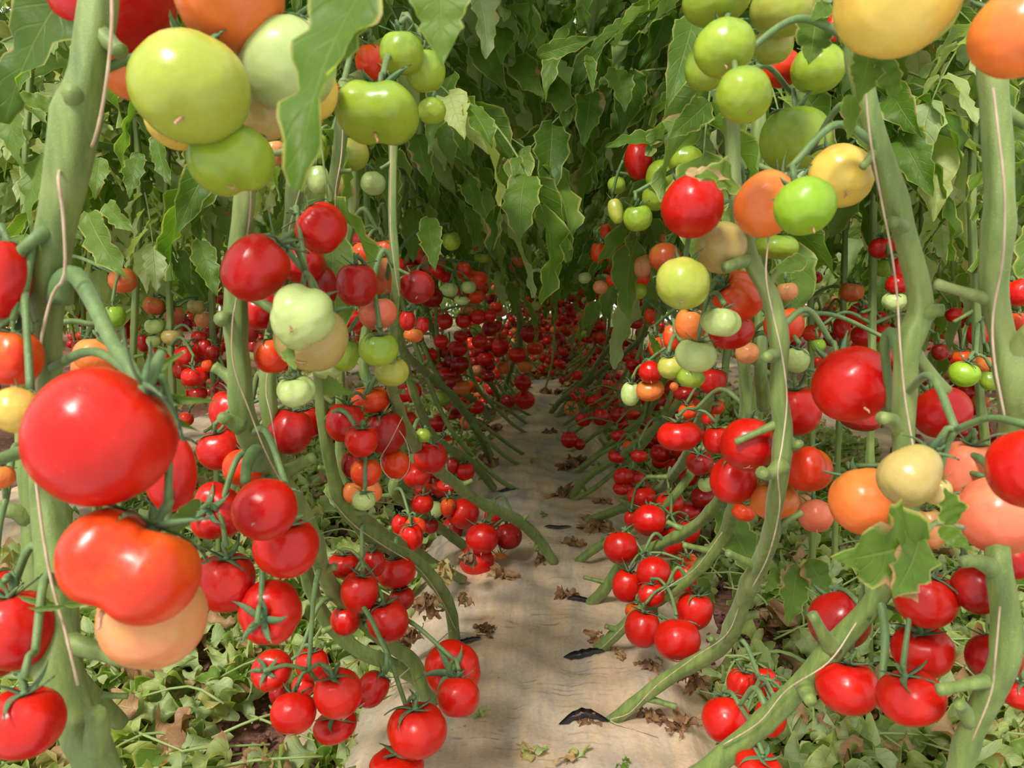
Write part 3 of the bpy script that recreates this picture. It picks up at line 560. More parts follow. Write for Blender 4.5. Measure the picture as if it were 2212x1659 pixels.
r3 = pv('vine along the right edge behind the close red tomato', [(2140,60,56,.56),(2148,200,56,.56),(2158,340,58,.56),(2160,480,60,.56),(2148,620,56,.57),(2170,740,54,.57),(2190,840,56,.57),(2182,960,50,.60),(2160,1120,46,.60),(2158,1220,50,.58),(2172,1320,54,.58),(2172,1420,60,.58),(2130,1510,54,.60),(2090,1600,50,.62),(2060,1720,46,.64)], seed=23, sparse=.2)
stalk_part(r3, 'leaf_stub', [(2185,790,50,.57),(2200,740,34,.56),(2225,710,30,.55)], 'stem')
stalk_part(r3, 'leaf_stub', [(2150,1230,46,.58),(2110,1212,30,.57),(2080,1214,26,.565)], 'stem')
stalk_part(r3, 'leaf_stub', [(2100,1560,40,.61),(2080,1530,30,.60),(2072,1520,26,.59)], 'stem')
r4 = pv('vine sloping through the long red truss right of the film', [(1600,720,26,.95),(1612,860,26,.97),(1600,980,26,1.0),(1587,1087,28,1.06),(1563,1159,28,1.12),(1496,1242,26,1.17),(1448,1278,26,1.2),(1390,1315,26,1.23),(1357,1345,25,1.25),(1317,1381,24,1.27),(1282,1416,22,1.285)], seed=24)
r5 = pv('vine above the lone red tomato, ending in a torn film slit', [(1640,640,20,1.05),(1640,820,22,1.08),(1610,960,22,1.12),(1560,1070,25,1.2),(1508,1131,25,1.28),(1428,1175,24,1.36),(1353,1210,24,1.42),(1305,1275,23,1.46),(1270,1308,22,1.485)], seed=25)
r6 = pv('slender vine behind the red group, sloping to the film', [(1530,660,20,1.2),(1530,780,20,1.2),(1531,862,21,1.22),(1506,920,22,1.3),(1482,987,22,1.42),(1440,1041,21,1.6),(1388,1079,20,1.75),(1325,1105,19,1.9),(1268,1126,17,1.99)], seed=26)
r7 = pv('short vine entering the film between dried leaves, right', [(1560,860,16,1.5),(1500,1010,18,1.5),(1420,1110,19,1.55),(1345,1158,18,1.65),(1300,1176,18,1.68),(1246,1214,16,1.7)], seed=27)
r8 = pv('dark slender vine crossing above the small red truss, right', [(1510,760,14,1.6),(1470,860,16,1.65),(1420,920,17,1.8),(1340,985,16,2.0),(1270,1030,16,2.15),(1232,1076,15,2.22)], seed=28)
r9 = pv('vine in the middle distance leaning right from the film', [(1500,600,12,1.9),(1450,780,14,2.1),(1400,890,14,2.3),(1330,950,14,2.4),(1270,1000,14,2.5),(1236,1030,13,2.5)], seed=29)
r10 = pv('vine leaning right, far up the film beside dark litter', [(1346,560,11,2.6),(1346,659,12,2.7),(1342,712,12,2.8),(1297,776,12,3.1),(1265,822,12,3.3),(1215,862,11,3.6),(1189,893,11,3.72)], seed=30)
r11 = pv('lower of two far vines leaning right to the film', [(1420,620,11,2.6),(1390,720,12,2.8),(1352,760,12,3.0),(1284,815,12,3.3),(1230,868,11,3.6),(1200,905,11,3.6)], seed=31)
r12 = pv('vine behind the right red group, beside the leaning stems', [(1640,500,24,1.2),(1648,680,24,1.2),(1640,840,24,1.2),(1620,1000,22,1.3),(1600,1100,20,1.4),(1560,1190,20,1.5)], seed=32)
r13 = pv('vine standing behind the green tomato, upper right', [(1650,100,26,.95),(1640,260,26,.95),(1625,420,26,.96),(1640,640,24,1.0),(1645,800,26,1.0),(1650,880,26,1.05)], seed=33)
for i, (u, d, side, lab) in enumerate(((292,1.45,0,'slim upright vine by the small brownish tomatoes, far left'),(366,1.5,0,'slim vine standing between the pale small tomatoes, far left'),(458,1.6,0,'slim vine right of the dense red bunch, far left'),(1752,1.6,1,'slim upright vine left of the thick right vine, farther back'),(1885,1.3,1,'slim vine behind the thick right vine bend'),(1822,1.65,1,'thin vine among the back red row, right'),(1985,1.6,1,'thin vine right of the thick bent vine, farther back'),(2108,1.15,1,'slim vine beside the bright green tomatoes, right edge'),(60,1.3,0,'slim vine in the gap at the far left edge'),(196,1.7,0,'thin vine seen right of the thick left vine'))):
    j = (i*37)%20-10
    pv(lab, [(u+j,150,13*1.4/d,d),(u-j,400,14*1.4/d,d),(u,650,15*1.4/d,d),(u+j,850,15*1.4/d,d),(u+3*j,1050,15*1.4/d,d*1.02),(u+4*j,int(CV+F*(.67/d-.125))-10,15*1.4/d,d*1.03)], seed=60+i)
for b, t, w_, d, tn in (((290,840),(405,758),30,.46,.32),((310,860),(470,866),30,.46,.3),((320,870),(430,930),26,.46,.3),((330,880),(385,945),22,.46,.3),((280,850),(345,790),26,.46,.3),((120,1305),(40,1285),20,.5,.3),((140,1310),(62,1312),16,.49,.3),((140,1305),(205,1300),16,.5,.3)):
    SEP.append((b,t,w_,d,tn))
# ---------------------------------------------------------------- foliage over the hand-built vines
for i, (root, P, R) in enumerate(list(VN)):
    if root in (v1, v1b, r2, r3, r13, v2): continue
    top = P[-1]; side = -1 if top[0] < 0 else 1
    if 'slim' in root['label'][:5] or root['label'].startswith('thin vine'):
        q = P[int(np.argmin(np.abs(P[:,2]-.8)))]
        add_foliage(root, Vector((q[0]+side*.05, q[1], .8))-root.location, random.uniform(0,6.28), random.uniform(.75,.9), FOLS); continue
    k = 1 if top[1] < 1.0 else 2
    loc = Vector((top[0]+side*random.uniform(-.02,.12), max(top[1], 1.2)+random.uniform(0,.25), max(.86, top[2])+.02)) - root.location
    add_foliage(root, loc, random.uniform(0,6.28), random.uniform(.85,1.05), FOL)
    # upper stem carrying it
    mb = MB(); tp = Vector(top)-root.location
    tube(mb, [(*tp, R[-1]), (*((tp+loc)/2+Vector((0,0,.05))), R[-1]), (*loc, .006), (loc.x, loc.y, loc.z+1.2, .004)], .04, 8); link('upper_stem', mb.mesh('upper_stem', M['stem']), root)
# ---------------------------------------------------------------- rows of plants beyond
FARC, FARV = [], []
def far_vine(x0, y, s, kind, label, group, bank, zf=.7, sc=1.0, yl=-.25):
    r = .0065; rnd = random
    xs = x0+s*rnd.uniform(.28,.42); hh = rnd.uniform(.5,.65)
    P4 = [(x0+s*.06, y, -.02, r),(x0+s*.16, y+yl*.35, .07, r),(x0+s*.30+rnd.uniform(-.03,.03), y+yl*.8, .26+rnd.uniform(-.04,.06), r),(xs, y+yl, hh, r),(xs+rnd.uniform(-.05,.05), y+yl, 1.0, r*.8),(xs+rnd.uniform(-.1,.06)*s, y+yl, 1.9, r*.6)]
    if kind == 'side': P4 = [(x0, y, -.06, r),(x0+s*.05, y, .3, r),(x0+rnd.uniform(-.05,.05), y, .7, r),(x0+rnd.uniform(-.08,.08), y, 1.2, r*.8),(x0, y, 1.95, r*.6)]
    root = vine(label, P4, group, False)
    top = P4[3] if kind != 'side' else P4[2]
    add_foliage(root, Vector((top[0], top[1], zf))-root.location, rnd.uniform(0,6.28), sc*rnd.uniform(.9,1.15), bank)
    return root, P4
def far_truss(root, c, n, ripe):
    """a hanging truss of n fruit round point c; returns fruit specs"""
    cols = random.choices(['red','dark red','orange-red','orange','pale green','green','peach'], ripe, k=n); out = []; pts = []
    for k in range(n):
        a = k*2.4+random.uniform(-.4,.4); rr = random.uniform(.022,.045)
        p = Vector(c)+Vector((math.cos(a)*rr, math.sin(a)*rr, -.035*k*.75+random.uniform(-.01,.01)))
        if p.z < -.01: p.z = .03+random.uniform(0,.02)
        R = random.uniform(.024,.036); FARC.append((p, R, cols[k]))
        pts.append(p+Vector((0,0,R)))
    mb = MB(); o = root.location
    h = Vector(c)+Vector((0,0,.05)); tube(mb, [(*(h-o), .003), (*(Vector(c)-o), .0025), (*(pts[-1]-o), .002)], .03, 5)
    link('fruit_truss', mb.mesh('fruit_truss', M['truss']), root)
ripe_lo = [9,5,3,1,.3,.2,.5]; ripe_hi = [3,1,3,3,2,3,2]
y = 2.2; 
while y < 11.5:
    for s in (-1,1):
        yy = y+random.uniform(-.08,.08)
        root, P4 = far_vine(.0, yy, s, 'main', 'leaning vine farther along the %s side of the film strip' % ('left' if s<0 else 'right'), 'vines along the %s of the film' % ('left' if s<0 else 'right'), FOL, .72, 1.0)
        x3, y3 = P4[2][0], P4[2][1]
        if y < 6.5: add_foliage(root, Vector((P4[3][0]-s*.15, P4[3][1], 1.55))-root.location, random.uniform(0,6.28), 1.0, FOL)
        far_truss(root, (x3+s*random.uniform(0,.12), y3+random.uniform(-.1,.1), random.uniform(.06,.16)), random.choice([4,5,6]), ripe_lo)
        far_truss(root, (P4[3][0]+random.uniform(-.1,.06)*s, P4[3][1]+random.uniform(-.1,.1), random.uniform(.3,.42)), random.choice([4,5,6]), ripe_lo)
        far_truss(root, (P4[3][0]+random.uniform(-.12,.05)*s, P4[3][1]+random.uniform(-.1,.1), random.uniform(.55,.70)), random.choice([3,4,5]), ripe_hi)
    y += .30 if y < 5 else .42
for rowx, y0, y1, st in ((1.42, 1.3, 11, .30), (2.84, 2.2, 12, .42), (4.26, 3.4, 13, .6), (6.3, 4.5, 14, .9)):
    for s in (-1,1):
        y = y0
        while y < y1:
            xx = s*rowx+random.uniform(-.12,.12)
            nm = 'left' if s < 0 else 'right'
            root, P4 = far_vine(xx, y, s, 'side', 'upright vine in the %s to the %s of the strip' % ({1.42:'next row',2.84:'second row',4.26:'third row',6.3:'farthest row'}[rowx], nm), 'vines of the %s on the %s' % ({1.42:'next row',2.84:'second row',4.26:'third row',6.3:'farthest row'}[rowx], nm), FOLS, .60 if rowx < 5 else .25, 1.05 if rowx < 4 else (1.25 if rowx < 5 else 1.7))
            for hz, rp in ((random.uniform(.12,.25), ripe_lo), (random.uniform(.28,.42), ripe_lo), (random.uniform(.42,.54), ripe_lo), (random.uniform(.55,.68), [5,2,2,2,1,1,1])):
                far_truss(root, (P4[1][0]+random.uniform(-.14,.14), y+random.uniform(-.12,.12), hz), random.choice([4,5,6]), rp)
            y += st*random.uniform(.85,1.15)
y = 4.7
while y < 11:
    s = random.choice((-1,1)); root, P4 = far_vine(random.uniform(-.05,.05), y, s*.25, 'main', 'vine rising from the middle of the far end of the film', 'vines on the far middle of the film', FOL, .78, 1.0, -.1)
    for z_ in (.05,.2,.38,.55): far_truss(root, (s*random.uniform(-.05,.16), y-random.uniform(0,.15), z_+random.uniform(-.04,.04)), random.choice([4,5,6]), ripe_lo)
    y += .45
# backdrop plants closing the tunnel end
for x in np.arange(-2.4, 2.5, .24):
    root, P4 = far_vine(float(x), 11.9+random.uniform(-.3,.3), 1, 'side', 'upright vine closing the far end of the tunnel', 'vines at the far end of the tunnel', FOLS, random.choice((.05,.35)), 1.3)
def visible(p, R):
    q = p-CAM; z = q.dot(FW)
    if z < .2: return 0
    u = CU+q.dot(RT)/z*F; v = CV-q.dot(UP)/z*F
    if not (-20 < u < 2232 and -20 < v < 1679): return 0
    return R*F/z
NH = sum(1 for o in COL.objects if o.name.split('.')[0] == 'tomato')
far = sorted(FARC, key=lambda a: -visible(a[0], a[1])); nind = max(0, 300-NH)
for p, R, c in far[:nind]:
    o = tomato(p, R, R*random.uniform(.82,.98), c, random.choice('uuub'), random.choice(['round','oblate','lobed']), None, visible(p,R) > 15)
    sd_ = 'left' if p.x < 0 else 'right'; row = 'beside the film strip' if abs(p.x) < .8 else 'in the next row'
    h = 'near the ground' if p.z < .26 else ('at mid height' if p.z < .5 else 'high under the leaves')
    tag(o, '%s tomato %s %s on the %s, behind the nearer trusses' % (c, h, row, sd_), 'tomato', '%s tomatoes %s %s on the %s' % (c, h, row, sd_))
VL, FL = fruit_arrays('oblate', 10, 14, 4); mb = MB()
for p, R, c in far[nind:]:
    if visible(p, R) <= 0: continue
    f = random.uniform(.85,1.1); mb.add(VL*np.array((R,R,R*.88))+np.array(p), FL, None, tuple(min(1,x*f) for x in lin(CC[c][0])))
tag(link('distant_tomatoes', mb.mesh('distant_tomatoes', M['tomato_far'])), 'mass of small ripe tomatoes hanging in the farthest rows', 'tomatoes', None, 'stuff')
# ---------------------------------------------------------------- trusses joining hand-placed fruit to their vines
def nearest_vine(p, zmin):
    best = None
    for root, P, R in VN:
        m = P[:,2] > zmin
        if not m.any(): m = P[:,2] > -9
        Q = P[m]; D = np.linalg.norm((Q-np.array(p))*np.array((1,.8,1)), axis=1); i = int(D.argmin())
        if best is None or D[i] < best[0]: best = (D[i], root, Vector(Q[i]))
    return best
nhand = 0
for i, (root, P, R) in enumerate(VN):
    if 'label' in root and 'group' not in root: nhand = i+1
k0 = 0
for key, (phrase, rows) in CL.items():
    items = TOM[k0:k0+len(rows)]; k0 += len(rows)
    items = [t for t, r in zip(items, rows) if max(r[2], r[3]) > 30]
    groups = []
    for t in items:
        for g in groups:
            c = sum((x[0] for x in g), Vector())/len(g)
            if (c-t[0]).length < .095 and len(g) < 6: g.append(t); break
        else: groups.append([t])
    for g in groups:
        c = sum((x[0] for x in g), Vector())/len(g); hub = c+Vector((0,0,.012))+FW*.012
        nb = nearest_vine(hub, hub.z+.01)
        if nb is None: continue
        root = nb[1]; o = root.location; mb = MB(); a = nb[2]
        midp = (a+hub)/2+Vector((0,0,.025))
        tube(mb, [(*(a-o), .0036), (*(midp-o), .003), (*(hub-o), .0026)], .008, 8)
        for t in g:
            m2 = (hub+t[0])/2+Vector((0,0,.006)); tube(mb, [(*(hub-o), .0026), (*(m2-o), .0022), (*(t[0]-o), .0026)], .008, 7)
        link('fruit_truss', mb.mesh('fruit_truss', M['truss']), root)
# ---------------------------------------------------------------- big single leaves
def leaf_px(label, root, base, tip, wpx, d0, d1, tint, droop=.25, fold=.15, wav=.1, face=-1, roll=0., nt=19, stalk=None, name='leaf'):
    a, b = at(*base, d0), at(*tip, d1); dv = b-a; L = dv.length/(1-.12*droop); up = (-FW*face*-1).copy() if False else (-FW)
    up = up*math.cos(roll)+(dv.normalized().cross(up))*math.sin(roll)
    dn = dv.normalized(); upn = (up-dn*up.dot(dn)).normalized(); dv2 = dn*math.cos(droop*.8)+upn*math.sin(droop*.8)
    rnd = random.Random(base[0]*7+tip[1]); mb = MB(); o = root.location
    leaflet(mb, a-o, dv2, upn*math.cos(droop*.8)-dn*math.sin(droop*.8), L, wpx*(d0+d1)/2/F, tint, droop, fold, wav, nt, rnd)
    l = link(name, mb.mesh(name, M['leaf'], True), root)
    if label: l['label'] = label
    if stalk:
        sb = MB(); tube(sb, [(*(at(u,v,d)-o), .0022) for u,v,d in stalk]+[(*(a-o),.0018)], .01, 6); link('leaf_stalk', sb.mesh('leaf_stalk', M['stem']), l)
    return l
leaf_px('large grey-green drooping leaf', v3, (800,-40), (650,400), 250, .40, .36, .33, .35, .25, .22, roll=.5, nt=25)
leaf_px(None, v3, (770,-60), (700,170), 170, .42, .40, .35, .3, .1, .15, roll=-.3)
leaf_px('pale leaf tip with yellow margin', v6, (950,-90), (955,142), 165, .42, .42, .55, .1, .1, .05)
leaf_px(None, v1, (175,-60), (20,260), 240, .60, .62, .15, .3, .2, .2, roll=.3)
for b, t, w_, d, tn in (((20,200),(55,370),90,1.0,.42),((90,330),(70,490),80,1.0,.45),((120,230),(20,215),60,1.05,.5),((215,340),(205,430),60,1.1,.62),((190,460),(275,600),100,1.0,.55),((230,440),(290,500),60,1.05,.6),((60,130),(20,260),80,1.1,.3),((300,330),(280,430),60,1.2,.3),((340,290),(370,400),60,1.2,.35),((130,480),(180,520),50,1.1,.3),((430,520),(470,640),70,1.3,.4)):
    leaf_px(None, v1b, b, t, w_, d, d*.98, tn, .3, .2, .15, roll=random.uniform(-.5,.5))
leaf_px('leaf hanging over the shaded left truss', v6, (925,470), (940,585), 70, 1.05, 1.0, .28, .2, .15, .1)
for b, t, w_, d, tn in (((1010,230),(1060,320),90,.95,.3),((1220,60),(1180,220),66,1.1,.3),((1330,150),(1350,240),80,1.15,.38),((1500,30),(1440,230),100,.85,.28),((1530,220),(1440,300),84,.85,.25),((1500,120),(1560,70),50,.8,.3),((980,160),(930,330),90,1.0,.2),((1430,300),(1310,320),60,1.0,.25),((1160,120),(1290,80),50,1.0,.3),((1270,120),(1280,200),34,1.0,.15),((1090,60),(1080,140),60,1.2,.3),((900,290),(930,400),70,1.1,.25),((1010,380),(1050,470),60,1.2,.3)):
    leaf_px(None, v6 if b[0] < 1150 else r13, b, t, w_, d, d*.97, tn, .35, .2, .12, roll=random.uniform(-.6,.6))
leaf_px('leaf with brown scorched margin below the top right truss', r2, (1760,40), (1745,140), 110, .62, .60, .35, .2, .1, .1)
leaf_px('scorched leaf hanging on the thick right vine', r2, (1880,100), (1850,225), 96, .50, .50, .42, .3, .1, .15)
leaf_px(None, r2, (1900,120), (1935,220), 80, .50, .50, .4, .2, .1, .1)
leaf_px('oval leaf hanging below the scorched leaf', r2, (1838,205), (1833,300), 56, .52, .51, .5, .1, .1, .05)
leaf_px(None, r2, (1790,10), (1750,45), 60, .60, .58, .45, .2, .1, .1)
leaf_px('half-withered leaf lying over the red tomato', r1, (1590,398), (1500,385), 100, .60, .57, .58, .5, .2, .2, roll=.3)
leaf_px('withered brown part of the leaf over the red tomato', r1, (1480,372), (1575,388), 40, .58, .58, 1.08, .3, .3, .3)
leaf_px('broad lobed green leaf in front of the lower right truss', r3, (1990,1170), (1812,1210), 250, .50, .46, .36, .2, .1, .12, stalk=[(2080,1140,.56),(2020,1130,.53)])
leaf_px(None, r3, (1985,1160), (1925,1290), 160, .50, .47, .36, .3, .1, .1)
leaf_px('small rounded leaf touching the beige tomato', r3, (2060,1130), (2040,1055), 86, .47, .46, .45, .2, .1, .1)
leaf_px(None, r3, (2030,1140), (2100,1190), 50, .52, .5, .3, .2, .1, .1)
for b, t, w_, d, tn in (((1560,1100),(1640,1260),100,1.15,.42),((1720,1220),(1700,1350),90,.95,.38),((1745,1210),(1790,1290),80,.95,.35),((1680,1230),(1650,1280),50,.95,.4)):
    leaf_px(None, r1, b, t, w_, d, d*.97, tn, .3, .1, .1)
for b, t, w_, d, tn in (((700,830),(760,850),60,.8,.5),((620,750),(640,800),40,.62,.62),((1420,760),(1400,720),30,1.1,.5),((1740,560),(1660,590),50,.8,.5),((430,1080),(350,1180),50,.5,.4),((720,1030),(740,1110),60,1.3,.6)):
    leaf_px(None, v3 if b[0] < 1000 else r1, b, t, w_, d, d*.97, tn, .3, .2, .1)
for b, t, w_, d, tn in (((1640,1040),(1600,1160),0,0,0),): pass
# long sepals of the big left tomato
for b, t, w_, d, tn in SEP: leaf_px(None, v1, b, t, w_, d, d, tn, .5, .5, .05, name='sepal', nt=12)
# ---------------------------------------------------------------- twine
def twine(label, pts, r=.0011):
    r *= .8; mb = MB(); P = [(*at(u,v,d), r) for u,v,d in pts]; o = Vector(P[0][:3]); tube(mb, [(p[0]-o.x,p[1]-o.y,p[2]-o.z,r) for p in P], .01, 6)
    t = link('twine', mb.mesh('twine', M['twine']), None, Matrix.Translation(o)); tag(t, label, 'string', 'training twines'); return t
twine('pale twine wound down the thick left vine', [(240,-60,.475),(241,60,.475),(228,190,.478),(205,300,.49),(180,335,.545),(140,352,.54),(126,385,.475),(135,450,.48),(140,590,.485),(112,640,.50),(85,760,.505),(72,950,.51),(88,1120,.51),(112,1260,.505),(140,1360,.5),(168,1480,.5)], .0013)
twine('pink-white twine beside the thick stem at left centre', [(542,400,.64),(538,480,.64),(512,640,.66),(502,700,.665),(505,790,.67),(540,890,.68),(580,990,.70),(625,1070,.76)], .0009)
twine('twine running down the vine behind the red tomato, left', [(668,280,.75),(655,380,.75),(620,520,.76),(600,700,.76),(575,830,.77),(586,900,.77),(600,980,.79)], .0009)
twine('twine along the straight thin vine, left centre', [(742,200,.80),(738,330,.80),(724,430,.81),(735,560,.85),(735,640,.86)], .0009)
twine('twine hanging by the dark red tomatoes, left centre', [(845,300,.76),(843,480,.76),(850,560,.76),(862,640,.76)], .0008)
twine('slack loop of twine around the orange-red tomatoes', [(870,900,.95),(840,960,.95),(822,990,.95),(830,1020,.96),(858,1040,.97),(884,1010,.95),(880,960,.95),(862,930,.95)], .0007)
twine('twine crossing the thick right vine, hanging free below', [(1868,170,.56),(1880,300,.56),(1905,440,.57),(1925,540,.575),(1938,640,.58),(1944,740,.575),(1955,860,.585),(1975,980,.59)], .001)
twine('twine down the knotted vine at right centre', [(1660,510,.66),(1655,600,.66),(1672,690,.67),(1688,760,.67),(1700,860,.68),(1690,960,.69),(1680,1020,.69),(1684,1100,.72),(1660,1200,.77),(1625,1270,.83)], .0009)
twine('twine along the right edge vine', [(2145,190,.525),(2158,300,.525),(2170,420,.53),(2166,560,.53),(2145,680,.54),(2148,780,.54),(2170,900,.54)], .0011)
twine('twine on the lower right edge vine', [(2160,1310,.545),(2150,1420,.55),(2140,1500,.57),(2100,1600,.585)], .0009)
twine('twine laid along the lowest right stem', [(1850,1345,.68),(1790,1430,.70),(1700,1490,.735),(1640,1560,.76),(1560,1610,.79)], .0009)
twine('twine along the vine reaching the lower torn slit, right', [(1600,1300,.89),(1570,1370,.94),(1500,1420,.98),(1420,1480,1.02),(1360,1540,1.045),(1320,1558,1.06),(1420,1590,1.04)], .0009)
twine('white string lying from the vine base across the film, left', [(820,1500,1.0),(900,1430,1.1),(975,1362,1.3),(990,1366,1.32),(1050,1370,1.32)], .0012)
twine('white string across the lower red truss, left', [(740,1555,.83),(830,1490,.9),(900,1470,.98)], .0010)
twine('twine along the long leaning vine at left', [(700,1060,.92),(760,1130,.98),(830,1180,1.06),(900,1225,1.14),(950,1290,1.22),(985,1362,1.3)], .0009)
twine('twine along the vine through the long red truss', [(1560,1150,1.08),(1500,1230,1.13),(1440,1270,1.17),(1370,1325,1.21),(1340,1360,1.23),(1300,1400,1.26)], .0009)
twine('thin straw-like string lying on the film', [(1190,1100,gd(1100)-.01),(1216,1137,gd(1137)-.01)], .0008)
# ---------------------------------------------------------------- ground
def bed_z(x, y):
    a = np.abs(x+.01); e = np.clip((a-.17)/.15, 0, 1); return -.075*e*e*(3-2*e)
xs = np.linspace(-.37,.34,60); ys = np.concatenate([np.arange(.55,3,.02), np.arange(3,12.6,.08)])
YY, XX = np.meshgrid(ys, xs, indexing='ij')
def film_z(XX, YY): return bed_z(XX, YY)+.004*np.sin(XX*31+YY*3)*np.sin(YY*17+XX*9)+.003*np.sin(YY*61+XX*15+2*np.sin(XX*20))+.0025*np.sin(XX*90+3*np.sin(YY*8))+np.clip(np.abs(XX)-.15,0,1)*.05*np.sin(XX*70+YY*25+2*np.sin(YY*9))
ZZ = film_z(XX, YY)
edge = .02*np.sin(YY*9)+.012*np.sin(YY*23+1)
XX2 = XX+np.where(np.abs(XX)>.25, edge*np.sign(XX)*((np.abs(XX)-.25)/.1), 0)
def mulch(name, dx, label):
    me = mesh_of(name, np.stack([XX2+dx,YY,ZZ],-1), grid_faces(len(ys), 60), M['film'])
    o = link(name, me); o['kind'] = 'structure'; o['label'] = label; return o
mulch('mulch_film', 0, 'dusty tan plastic mulch film strip running down the middle')
mulch('mulch_film', 1.42, 'dusty mulch film strip of the next row on the right'); mulch('mulch_film', -1.42, 'dusty mulch film strip of the next row on the left')
gx = np.linspace(-9,9,361); gy = np.concatenate([np.arange(.3,3.5,.025), np.arange(3.5,16,.12)]); GY, GX = np.meshgrid(gy, gx, indexing='ij')
def fnoise(x, y):
    z = 0
    for i in range(10):
        f = 12*1.6**i; a = i*1.7; z = z+.016/1.45**i*np.sin(f*(x*math.cos(a)+y*math.sin(a))+i*3)*np.cos(f*.8*(x*math.sin(a)-y*math.cos(a))+i)
    return z
GZ = -.085+fnoise(GX,GY)*.6
GZ = np.where(np.abs((np.abs(GX)+.71)%1.42-.71) < .34, GZ-.05, GZ)
so = link('soil_floor', mesh_of('soil_floor', np.stack([GX,GY,GZ],-1), grid_faces(len(gy), 361), M['soil'])); so['kind'] = 'structure'; so['label'] = 'red-brown crumbly soil between the film strips'
# clods
mb = MB(); sv, sf = fruit_arrays('round', 6, 7, 1)
for i in range(2600):
    s = random.choice((-1,1)); yy = .75+random.random()**1.6*2.6; xx = s*random.uniform(.27,.62); r = random.uniform(.002,.008)*(1 if random.random()<.93 else 2)
    j = 1+rng.uniform(-.3,.3,(len(sv),1)); mb.add(sv*j*r*np.array((1,random.uniform(.7,1.3),.8))+np.array((xx, yy, -.075+random.uniform(-.004,.012))), sf)
tag(link('soil_crumbs', mb.mesh('soil_crumbs', M['soil'])), 'loose red-brown soil crumbs between the film and the fallen leaves', 'soil', None, 'stuff')
BARE = [(at(u,v,gd(v)*1.12), r) for u, v, r in ((590,1600,.085),(640,1585,.07),(740,1185,.075),(690,1240,.05),(860,1420,.06),(660,1330,.05),(1525,1450,.05),(1700,1490,.05))]
# fallen leaves
def litter(name, label, xr, yr, n, s, seed, base=-.07, pile=.07):
    rnd = random.Random(seed); mb = MB()
    for i in range(n):
        yy = yr[0]+(yr[1]-yr[0])*rnd.random()**1.25; xx = s*rnd.uniform(*xr); 
        if -1 < 0: pass
        px, py = xx, yy
        patch = math.sin(px*9+py*4+seed)+math.sin(py*11-px*5)
        if abs(px) < .44 and patch > .25: continue
        if any(((px-b.x)/r)**2+((py-b.y)/(r*1.5))**2 < 1 for b, r in BARE): continue
        zz = base+rnd.random()*pile*min(1, (abs(px)-.22)*5)
        a = rnd.uniform(0,6.28); tl = rnd.uniform(-.35,.5)
        L = rnd.uniform(.03,.078); t = rnd.choices([rnd.uniform(.45,.68), rnd.uniform(.72,.88), rnd.uniform(.85,.97), rnd.uniform(1.0,1.35)], [2.5,6.5,2.0,2.4])[0]
        leaflet(mb, (px,py,zz+.012), (math.cos(a),math.sin(a),tl), (rnd.uniform(-.7,.7),rnd.uniform(-.9,.4),1), L, L*rnd.uniform(.55,.85), t, rnd.uniform(.3,1.6)*(1 if t<1 else 1.4), rnd.uniform(-.4,.9), rnd.uniform(.4,1.0), 14 if yy < 2.2 else 8, rnd, rnd.uniform(-.9,.9), .14)
    for i in range(int(n*.05)):
        yy = yr[0]+(yr[1]-yr[0])*rnd.random()**1.25; xx = s*rnd.uniform(xr[0]+.08, xr[1]); a = rnd.uniform(0,6.28); z = base+pile*.8
        tube(mb, [(xx,yy,z,.0022),(xx+math.cos(a)*.06,yy+math.sin(a)*.06,z+.02,.002),(xx+math.cos(a+.3)*.14,yy+math.sin(a+.3)*.14,z+.01,.0015)], .03, 5)
        mb.L[-1] = np.tile((.3,.5,.85), (len(mb.V[-1]),1))
    tag(link(name, mb.mesh(name, M['leaf'], True)), label, 'leaves', None, 'stuff')
litter('fallen_leaves', 'thick layer of pale curled fallen leaves left of the film strip', (.27,1.25), (.55,4.2), 7500, -1, 3)
litter('fallen_leaves', 'thick layer of pale curled fallen leaves right of the film strip', (.27,1.25), (.55,4.2), 7500, 1, 4)
litter('fallen_leaves', 'far leaf litter between the rows on the left', (.3,2.4), (4,10), 1500, -1, 5)
litter('fallen_leaves', 'far leaf litter between the rows on the right', (.3,2.4), (4,10), 1500, 1, 6)
def film_litter():
    rnd = random.Random(91); mb = MB()
    for i in range(3200):
        yy = 3.6+8*rnd.random()**1.3; xx = rnd.choice((-1,1))*rnd.uniform(0,.32)**.8*(.9 if yy > 5 else 1)
        if yy < 5 and abs(xx) < .14: continue
        a = rnd.uniform(0,6.28); L = rnd.uniform(.04,.09)
        leaflet(mb, (xx,yy,.0+rnd.random()*.05), (math.cos(a),math.sin(a),rnd.uniform(-.1,1)), (rnd.uniform(-1,1),rnd.uniform(-1,.4),.8), L, L*rnd.uniform(.3,.6), rnd.choice((.5,1.1,1.2,1.3,1.4)), rnd.uniform(.4,1.6), rnd.uniform(-.4,.9), .5, 7, rnd)
    tag(link('dry_litter', mb.mesh('dry_litter', M['leaf'], True)), 'brown dry litter covering the far end of the film strip', 'leaves', None, 'stuff')
film_litter()
